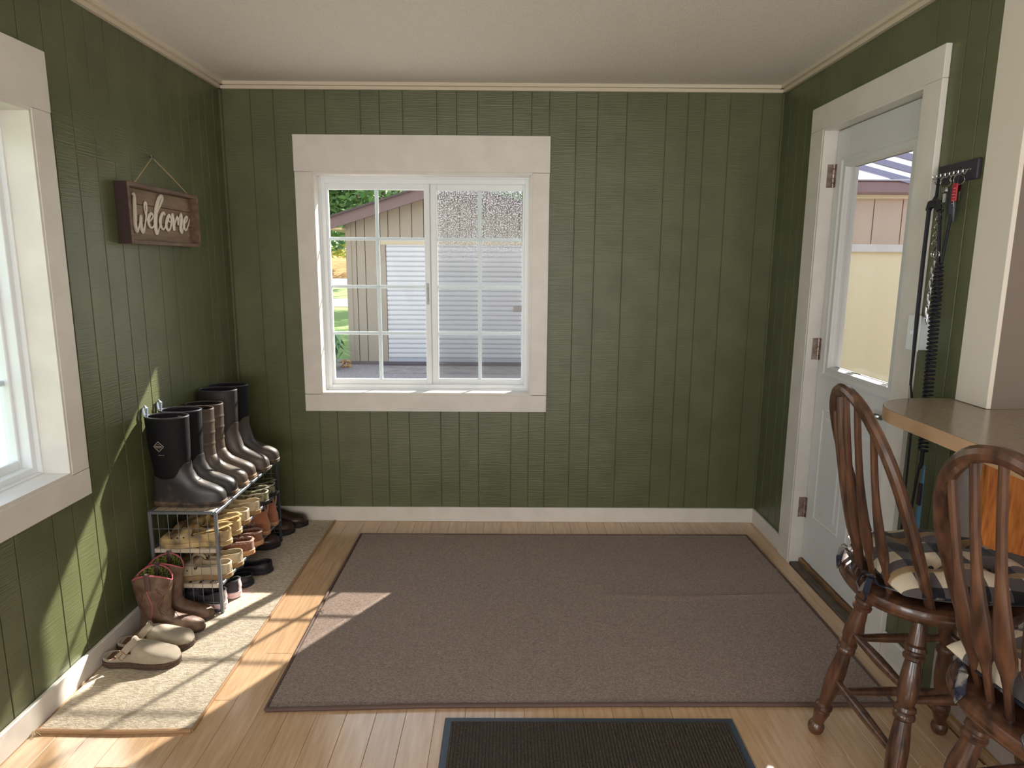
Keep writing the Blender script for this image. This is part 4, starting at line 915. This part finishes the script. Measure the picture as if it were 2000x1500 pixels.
# plaid cushions
def plaid():
    m=bpy.data.materials.new('plaid_cloth'); m.use_nodes=True; t=m.node_tree; N=t.nodes; Lk=t.links.new; b=N['Principled BSDF']; b.inputs['Roughness'].default_value=.9; b.inputs['Sheen Weight'].default_value=.2
    tc=N.new('ShaderNodeTexCoord'); sp=N.new('ShaderNodeSeparateXYZ'); Lk(tc.outputs['Object'],sp.inputs[0])
    def band(sock,per,duty,off=0):
        a=N.new('ShaderNodeMath'); a.operation='MULTIPLY_ADD'; a.inputs[1].default_value=1/per; a.inputs[2].default_value=50+off; Lk(sock,a.inputs[0])
        f=N.new('ShaderNodeMath'); f.operation='FRACT'; Lk(a.outputs[0],f.inputs[0]); g=N.new('ShaderNodeMath'); g.operation='LESS_THAN'; g.inputs[1].default_value=duty; Lk(f.outputs[0],g.inputs[0]); return g.outputs[0]
    bx=band(sp.outputs['X'],.104,.5); by=band(sp.outputs['Y'],.104,.5,.2)
    ad=N.new('ShaderNodeMath'); ad.operation='ADD'; Lk(bx,ad.inputs[0]); Lk(by,ad.inputs[1]); hf=N.new('ShaderNodeMath'); hf.operation='MULTIPLY'; hf.inputs[1].default_value=.5; Lk(ad.outputs[0],hf.inputs[0])
    cr=N.new('ShaderNodeValToRGB'); cr.color_ramp.interpolation='CONSTANT'; e=cr.color_ramp.elements; e[0].position=0; e[0].color=S(222,206,180); e[1].position=.3; e[1].color=S(88,80,80); e.new(.8).color=S(15,15,23)
    Lk(hf.outputs[0],cr.inputs[0])
    tb=band(sp.outputs['Y'],.208,.12,.62); mx=N.new('ShaderNodeMixRGB'); mx.inputs[2].default_value=S(196,158,104); m3=N.new('ShaderNodeMath'); m3.operation='MULTIPLY'; m3.inputs[1].default_value=.55; Lk(tb,m3.inputs[0]); Lk(m3.outputs[0],mx.inputs[0]); Lk(cr.outputs[0],mx.inputs[1])
    Lk(mx.outputs[0],b.inputs['Base Color']); n=N.new('ShaderNodeTexNoise'); n.inputs['Scale'].default_value=500; Lk(tc.outputs['Object'],n.inputs['Vector']); bp=N.new('ShaderNodeBump'); bp.inputs['Strength'].default_value=.4; bp.inputs['Distance'].default_value=.001; Lk(n.outputs['Fac'],bp.inputs['Height']); Lk(bp.outputs[0],b.inputs['Normal'])
    return m
PL=plaid(); TIE=pmat('tie_cloth',S(44,46,58),.9,col2=S(120,114,108),ns=30,lo=.5,hi=.6,spec=.1)
def cushion(lab,loc,rz,seed):
    t=thing('seat_cushion',lab,'cushion',loc,rz,'plaid tufted cushions on the stools'); rnd=random.Random(seed); ph=rnd.random()*6
    n=30; top=[];bot=[]; cx0=.035; hx=.192; hy=.198
    tufts=[(-.065,-.07),(-.065,.07),(.075,-.07),(.075,.07),(.0,0)]
    vs=[];F=[]
    def pt(i,j,sgn):
        u=-1+2*i/n; v=-1+2*j/n; U=math.copysign(1-(1-abs(u))**1.5,u); V=math.copysign(1-(1-abs(v))**1.5,v)
        e=max(0,1-abs(U)**2.7)**.5*max(0,1-abs(V)**2.7)**.5
        x=U*hx*(1-.06*V*V); y=V*hy*(1-.06*U*U)
        h=.058*e+.007*math.sin(x*38+ph)*e+.003*math.sin(y*45+x*20+ph)*e
        for a,b in tufts: h-=.032*math.exp(-((x-a)**2+(y-b)**2)/.0010)
        return (cx0+x,y,.036+(max(h,.001*0) if sgn>0 else -.032*e))
    mb=MB()
    for sgn in (1,-1):
        vs=[pt(i,j,sgn) for i in range(n+1) for j in range(n+1)]; mb.add(vs,[(i*(n+1)+j,i*(n+1)+j+1,(i+1)*(n+1)+j+1,(i+1)*(n+1)+j) for i in range(n) for j in range(n)])
    obj('pad',mb,PL,t)
    per=[]
    for k in range(48):
        a=2*PI*k/48; c_,s_=math.cos(a),math.sin(a); r=1/((abs(c_)**5+abs(s_)**5)**.2); u,v=c_*r,s_*r; per.append((cx0+u*hx*(1-.06*v*v),v*hy*(1-.06*u*u),.036))
    mb=MB(); mb.tube(per,.0035,6,loop=True); obj('piping',mb,TIE,t)
    for a,b in tufts:
        mb=MB(); mb.lathe([(0,.001),(.3,.007),(.7,.006),(1,.001)],(cx0+a,b,.055),(cx0+a,b,.068),8); obj('tuft_button',mb,TIE,t)
    for sg_ in (-1,1):
        mb=MB(); p=Vector((-.150,sg_*.095,.022)); q_=Vector((-.186,sg_*.098,.040)); gg=1 if sg_<0 else -.6
        mb.tube([Vector((-.140,sg_*.15,.03)),p+Vector((-.02,sg_*.012,.0)),q_],.006,6,flat=.5); mb.tube([q_+Vector((0,gg*.004,0)),q_+Vector((-.010,gg*.026,.004)),q_+Vector((-.022,gg*.034,-.028)),q_+Vector((-.020,gg*.022,-.052)),q_+Vector((-.012,gg*.010,-.030)),q_],.008,8,flat=.3)
        mb.tube([q_,q_+Vector((-.012,-.016,.002)),q_+Vector((-.022,-.026,-.03)),q_+Vector((-.018,-.016,-.056)),q_+Vector((-.010,-.006,-.030)),q_],.008,8,flat=.3)
        mb.lathe([(0,.004),(.5,.009),(1,.004)],q_-Vector((.008,0,0)),q_+Vector((.008,0,0)),8); mb.tube([q_,q_+Vector((-.006,.004,-.03)),q_+Vector((-.004,.008,-.062))],.005,6,flat=.45)
        obj('tie',mb,TIE,t)
    return t
cushion('black, grey and cream plaid tie-on cushion on the further stool',(2.629,-1.900,SZ-.004),-.122,3)
cushion('plaid tie-on cushion on the stool nearest the camera',(2.595,-2.452,SZ-.004),.148,8)

# ------------------------------------------------------------------ outdoors
GZ=-.34; GY=8.2
GRASS=pmat('grass_green',S(132,152,84),.9,col2=S(116,138,72),ns=3,bump=.3,bs=30); GRAV=pmat('dark_gravel',S(160,146,142),.9,col2=S(118,106,106),ns=60,bump=.6,bs=90); CONC=pmat('driveway_grey',S(150,140,134),.85,col2=S(126,116,112),ns=8)
struct('ground',MB().box(-60,60,.6,140,GZ-.2,GZ-.02),GRASS,label='bright green lawn beyond the garage',cat='lawn')
struct('driveway',MB().box(-9,3.0,.13,5.2,GZ-.1,GZ+.002),pmat('bounce_slab_pale',S(206,198,188),.85,col2=S(190,182,172),ns=6),label='pale slab added outside the back window to bounce sunlight onto the ceiling',cat='driveway')  # added unseen reflector slab, kept pale to brighten the ceiling
struct('yard',MB().box(-6.0,14,.13,GY+.6,GZ-.12,GZ-.001),GRAV,label='dark gravel yard between the house and the garage',cat='ground')
struct('yard_left',MB().box(-60,-.14,-30,.12,GZ-.2,GZ-.02),GRASS,label='lawn outside the left window',cat='lawn')
struct('garage_apron',MB().box(-.7,1.9,GY-1.0,GY-.01,GZ,GZ+.012),CONC,label='concrete apron before the garage door',cat='ground')
struct('footpath',MB().box(-60,60,24,30,GZ-.02,GZ+.01),pmat('pale_path',S(226,200,180),.9),label='pale dirt path across the lawn',cat='path')
struct('road',MB().box(-80,80,46,72,GZ-.02,GZ+.02),pmat('road_grey',S(190,190,200),.8),label='light grey road beyond the lawn',cat='road')
mb=MB(); mb.add([(-80,74,GZ),(80,74,GZ),(80,84,GZ+3.2),(-80,84,GZ+3.2),(80,120,GZ+4),(-80,120,GZ+4)],[(0,1,2,3),(3,2,4,5)])
struct('bank',mb,pmat('dry_bank',S(190,142,86),.95,col2=S(150,108,60),ns=1.5,st=(1,1,6),lo=.35,hi=.65),label='dry orange earth bank across the road',cat='bank')
# garage
TAN=pmat('tan_siding',S(160,146,130),.7,bump=.1,bs=60,bst=(1,1,6)); TAND=pmat('tan_backing',S(120,104,84),.8); FASC=pmat('brown_fascia',S(116,92,90),.6); ROOFM=pmat('roof_shingle',S(84,72,70),.9,bump=.5,bs=40); DOORM=pmat('white_roller',S(206,204,206),.45)
ga=thing('garage','tan sided garage with brown eaves and a white rolling door, seen through the back window','garage',(.37,GY,GZ))
gx0,gx1=-1.33,3.3; px_,pz=.37,2.74  # unseen right end widened so the garage shadow covers the visible yard
def rz(x): return pz-(px_-x)*.318 if x<px_ else pz-(x-px_)*.264
ddx0,ddx1,ddz0,ddz1=-.66,1.72,-.29,1.75
mb=MB(); 
poly=[(gx0,GZ),(gx1,GZ),(gx1,rz(gx1)-.02),(px_,pz-.02),(gx0,rz(gx0)-.02)]
n=5; mb.add([(x,GY+.03,z) for x,z in poly]+[(x,GY+5,z) for x,z in poly],[(0,1,2,3,4),(9,8,7,6,5)]+[(i,(i+1)%n,n+(i+1)%n,n+i) for i in range(n)]); obj('walls',mb,TAND,ga,world=True,smooth=False)
x=gx0; ww=[.16,.15,.20,.17]; i=0
while x<gx1-.01:
    x1=min(x+(.205 if i>2 else ww[i]),gx1); g=.006
    for (a,b,c_,d_) in rect_minus((x+g,x1-g,GZ+.05,9),[(ddx0-.09,ddx1+.09,-9,ddz1+.09)]):
        mb=MB(); t0=rz(a)-.01; t1=rz(b)-.01
        mb.add([(a,GY,c_),(b,GY,c_),(b,GY,t1),(a,GY,t0),(a,GY+.03,c_),(b,GY+.03,c_),(b,GY+.03,t1),(a,GY+.03,t0)],[(0,1,2,3),(0,4,5,1),(1,5,6,2),(3,2,6,7),(0,3,7,4)])
        obj('siding_board',mb,TAN,ga,world=True,smooth=False)
    x=x1; i+=1
obj('corner_board',MB().box(gx0-.02,gx0+.07,GY-.015,GY+.05,GZ+.05,rz(gx0)-.03),TAN,ga,world=True)
for a,b in ((ddx0-.09,ddx0-.005),(ddx1+.005,ddx1+.09)): obj('door_trim',MB().box(a,b,GY-.012,GY+.05,ddz0,ddz1+.09),TAN,ga,world=True)
obj('door_header',MB().box(ddx0-.09,ddx1+.09,GY-.014,GY+.05,ddz1,ddz1+.10),pmat('pale_tan_trim',S(196,178,150),.7),ga,world=True)
obj('foundation',MB().box(gx0,gx1,GY-.02,GY+.04,GZ,GZ+.055),pmat('foundation_grey',S(110,100,98),.9),ga,world=True)
rd=obj('rolling_door',MB().box(ddx0,ddx1,GY+.018,GY+.029,ddz0,ddz1),DOORM,ga,world=True)
rd['_o']=(.37,GY,GZ); z=ddz0+.06
while z<ddz1-.01:
    R=[]; h_=min(.0835,ddz1-z)
    mb=MB(); pr=[(0,.022),(.006,.006),(.018,-.006),(.035,-.010),(h_-.010,-.010),(h_-.006,.0),(h_-.001,.022)]
    mb.rings([[(xx,GY+d,z+zz_) for zz_,d in pr] for xx in (ddx0+.005,ddx1-.005)],False,False,False); obj('slat',mb,DOORM,rd,world=True,sharp=60); z+=.0845
obj('bottom_bar',MB().box(ddx0,ddx1,GY-.01,GY+.018,ddz0-.02,ddz0+.055),pmat('bar_grey',S(170,172,178),.5),ga,world=True)
obj('handle_plate',MB().box(1.555,1.70,GY-.025,GY-.006,.62,.70,.005),pmat('plate_grey',S(150,140,134),.5),ga,world=True)
obj('sill_ramp',MB().box(ddx0-.05,ddx1+.05,GY-.22,GY-.01,GZ,GZ+.045),pmat('dark_sill',S(84,74,78),.8),ga,world=True)
for nm,s0,s1 in (('left_eave',-1.62,px_),('right_eave',px_,3.65)):
    z0_,z1_=rz(s0),rz(s1); mb=MB()
    mb.add([(s0,GY-.35,z0_-.15),(s1,GY-.35,z1_-.15),(s1,GY-.35,z1_+.03),(s0,GY-.35,z0_+.03),(s0,GY-.31,z0_-.15),(s1,GY-.31,z1_-.15),(s1,GY-.31,z1_+.03),(s0,GY-.31,z0_+.03)],[(0,1,2,3),(7,6,5,4),(0,4,5,1),(3,2,6,7),(0,3,7,4),(1,5,6,2)]); obj('fascia',mb,FASC,ga,world=True,smooth=False)
    mb=MB(); mb.add([(s0,GY-.40,z0_+.03),(s1,GY-.40,z1_+.03),(s1,GY+5.3,z1_+.03),(s0,GY+5.3,z0_+.03),(s0,GY-.40,z0_+.065),(s1,GY-.40,z1_+.065),(s1,GY+5.3,z1_+.065),(s0,GY+5.3,z0_+.065)],[(3,2,1,0),(4,5,6,7),(0,1,5,4),(1,2,6,5),(2,3,7,6),(3,0,4,7)]); obj('roof',mb,ROOFM,ga,world=True,smooth=False)
obj('soffit',MB().box(-1.60,gx0,GY-.32,GY+5,rz(-1.6)-.13,rz(-1.6)-.10),pmat('soffit_cream',S(200,182,140),.7),ga,world=True)
po=thing('utility_pole','pale pole standing behind the garage roof','pole',(-.62,14,GZ)); mb=MB(); mb.lathe([(0,.12),(1,.09)],(0,0,0),(0,0,6.5),12); obj('shaft',mb,pmat('pole_pale',S(214,206,190),.8),po); obj('crossarm',MB().box(-.8,.8,-.06,.06,5.6,5.72),MATS['pole_pale'],po)
# plants
def leafmesh(rnd,centers,n,size,flat=.35,curl=.2):
    mb=MB(); vs=[];F=[]
    for i in range(n):
        c,r=centers[rnd.randrange(len(centers))]
        d=Vector((rnd.gauss(0,1),rnd.gauss(0,1),rnd.gauss(0,1))).normalized()*r*(rnd.random()**.35); p=Vector(c)+Vector((d.x,d.y,d.z*.85))
        a=Vector((rnd.gauss(0,1),rnd.gauss(0,1),rnd.gauss(0,.6))).normalized(); b=a.orthogonal().normalized(); b=(b*math.cos(rnd.random()*6)+a.cross(b)*math.sin(rnd.random()*6)); s_=size*rnd.uniform(.6,1.3)
        k=len(vs); vs+=[p-a*s_,p+b*s_*flat,p+a*s_,p-b*s_*flat]; F.append((k,k+1,k+2,k+3))
    mb.add(vs,F); return mb
LF=[pmat('leaf_%d'%i,c,.7,rand=0,col2=c2,ns=.9,lo=.4,hi=.6) for i,(c,c2) in enumerate([(S(140,166,104),S(98,130,80)),(S(92,124,90),S(62,92,66)),(S(190,196,84),S(150,160,60)),(S(150,180,130),S(84,120,76))])]
BARK=pmat('bark',S(96,78,62),.9,bump=.5,bs=12)
def tree(lab,x,y,h,r,m,seed,trunk=.18,cz=.62,n=6500,size=.17,nm='leafy_tree'):
    rnd=random.Random(seed); t=thing(nm,lab,'tree',(x,y,GZ)); mb=MB(); mb.tube([(0,0,0),(.1,0,h*.3),(-.05,.05,h*.75)],[trunk,trunk*.8,trunk*.3],8); mb.tube([(.08,0,h*.3),(r*.5,0,h*.6)],[trunk*.5,trunk*.15],6); mb.tube([(.08,0,h*.35),(-r*.5,.1,h*.62)],[trunk*.5,trunk*.15],6); obj('trunk',mb,BARK,t)
    C=[((rnd.uniform(-r*.6,r*.6),rnd.uniform(-r*.5,r*.5),h*cz+rnd.uniform(-h*.24,h*.26)),r*rnd.uniform(.32,.55)) for _ in range(12)]
    obj('foliage',leafmesh(rnd,C,n,size),m,t,smooth=False)['kind']='stuff'; return t
tree('bright green leafy tree behind the left end of the garage roof',-3.6,19,8,2.7,LF[0],1)
tree('tall mid-green tree rising above the garage ridge',-.2,27,10,3.0,LF[0],2)
tree('dark green conifer-like tree at the left edge of the back window',-8.0,27,10,3.0,LF[1],3)
tree('dark green tree seen between the brighter crowns',-5.2,38,13,4.0,LF[1],4,n=7000,size=.26)
tree('green tree seen past the right slope of the garage roof',3.6,20,9,3.6,LF[0],5)
tree('dark tree further right behind the garage',7.2,27,11,4,LF[1],6)
tree('dark green tree under the garage eave across the road',-9.5,44,10,4.6,LF[1],11,n=5000,size=.34)
for i,(x,y) in enumerate(((-17,78),(-22.5,79),(-11.5,80),(-28,81))):
    rnd=random.Random(40+i); t=thing('roadside_bush',['yellow-green bush on top of the dry bank','taller yellow-green bush behind it on the bank','yellowing bush at the right of the bank','yellowing bush at the far left of the bank'][i],'bush',(x,y,GZ+1.8)); 
    obj('foliage',leafmesh(rnd,[((rnd.uniform(-2,2),0,1+rnd.random()*1.6),1.3) for _ in range(5)],900,.30),LF[2],t,smooth=False)
# woodland behind (left window and horizon)
for i,(x,y,h,r) in enumerate(((-16,1.0,8,2.6),)):
    tree(['pale green tree outside the left window','green tree further left outside the left window','green tree behind the camera side of the left window'][i],x,y,h,r,LF[0],60+i,n=1800,size=.2)
# low plant by the garage corner
rnd=random.Random(5); t=thing('garden_plant','low broad-leaved plant at the left corner of the garage','plant',(-1.62,GY-.55,GZ))
mb=MB()
for k in range(80):
    a=rnd.uniform(0,2*PI); L_=rnd.uniform(.16,.34); up=rnd.uniform(.15,.62); base_=Vector((rnd.uniform(-.18,.14),rnd.uniform(-.15,.15),0)); d=Vector((math.cos(a),math.sin(a),0)); s_=d.cross(Vector((0,0,1)))
    p0=base_+Vector((0,0,up*.3)); p1=base_+d*L_*.5+Vector((0,0,up)); p2=base_+d*L_+Vector((0,0,up*.72)); w_=rnd.uniform(.025,.055)
    mb.add([p0,p1-s_*w_,p2,p1+s_*w_],[(0,1,2,3)]); mb.tube([base_,p0],.004,4)
obj('leaves',mb,LF[3],t,smooth=False)
t=thing('dry_leaf_clump','small clump of dry orange leaves at the foot of the garden plant','plant',(-1.36,GY-.32,GZ)); obj('leaves',leafmesh(random.Random(2),[((0,0,.06),.09)],40,.05),pmat('dry_leaf',S(196,150,96),.8),t,smooth=False)

# breezeway wall and clear roof outside the side door
BW=pmat('breezeway_tan',S(206,182,160),.6,bump=.05,bs=60); BC=pmat('cream_board',S(244,228,188),.6)
bz=thing('breezeway_wall','tan and cream outbuilding wall with brown gutter seen through the door glass','wall',(4.8,1.5,GZ))
obj('lower_panel',MB().box(3.7,6.3,1.50,1.60,GZ,1.543),BC,bz,world=True); obj('white_band',MB().box(3.7,6.3,1.478,1.50,1.543,1.598,.002),WHITE,bz,world=True)
x=3.74-.2
while x<6.2:
    obj('siding_board',MB().box(x+.004,x+.209,1.497,1.53,1.599,1.935),BW,bz,world=True); x+=.213
obj('backing',MB().box(3.5,6.3,1.53,1.60,1.598,1.96),TAND,bz,world=True)
obj('soffit_trim',MB().box(3.5,6.3,1.46,1.50,1.930,1.955),BC,bz,world=True); obj('gutter',MB().box(3.4,6.4,1.40,1.50,1.957,2.045,.01),pmat('gutter_brown',S(150,118,116),.5),bz,world=True)
obj('gutter_lip',MB().box(3.4,6.4,1.385,1.50,2.046,2.056,.002),pmat('gutter_lip',S(206,200,206),.4),bz,world=True)
rf=thing('patio_roof','clear corrugated patio roof on grey rafters outside the side door','roof',(3.1,0,2.3))
RAF=pmat('rafter_grey',S(150,146,170),.6); CLR=glassmat('clear_roof_sheet',(.92,.95,1,1))
def rfz(x): return 2.42-.25*(x-2.95)
for k in range(11):
    y=-1.30+k*.27; mb=MB(); mb.add([(3.01,y-.013,rfz(3.01)-.04),(3.01,y+.013,rfz(3.01)-.04),(3.01,y+.013,rfz(3.01)),(3.01,y-.013,rfz(3.01)),(5.2,y-.013,rfz(5.2)-.04),(5.2,y+.013,rfz(5.2)-.04),(5.2,y+.013,rfz(5.2)),(5.2,y-.013,rfz(5.2))],[(0,1,2,3),(7,6,5,4),(0,4,5,1),(1,5,6,2),(2,6,7,3),(3,7,4,0)]); obj('rafter',mb,RAF,rf,world=True,smooth=False)
for k in range(3):
    y0_=-1.45+k*.96; mb=MB(); mb.add([(3.01,y0_,rfz(3.01)+.003),(3.01,y0_+.955,rfz(3.01)+.003),(5.25,y0_+.955,rfz(5.25)+.003),(5.25,y0_,rfz(5.25)+.003)],[(0,1,2,3)]); obj('roof_sheet',mb,CLR,rf,world=True,smooth=False)
obj('beam',MB().box(3.0,3.05,-1.5,1.5,2.30,2.40),RAF,rf,world=True)
struct('patio',MB().box(3.01,7,-1.5,1.49,GZ-.1,GZ+.22),CONC,label='concrete patio outside the side door',cat='patio')
for o in bpy.data.objects:
    if '_o' in o: del o['_o']
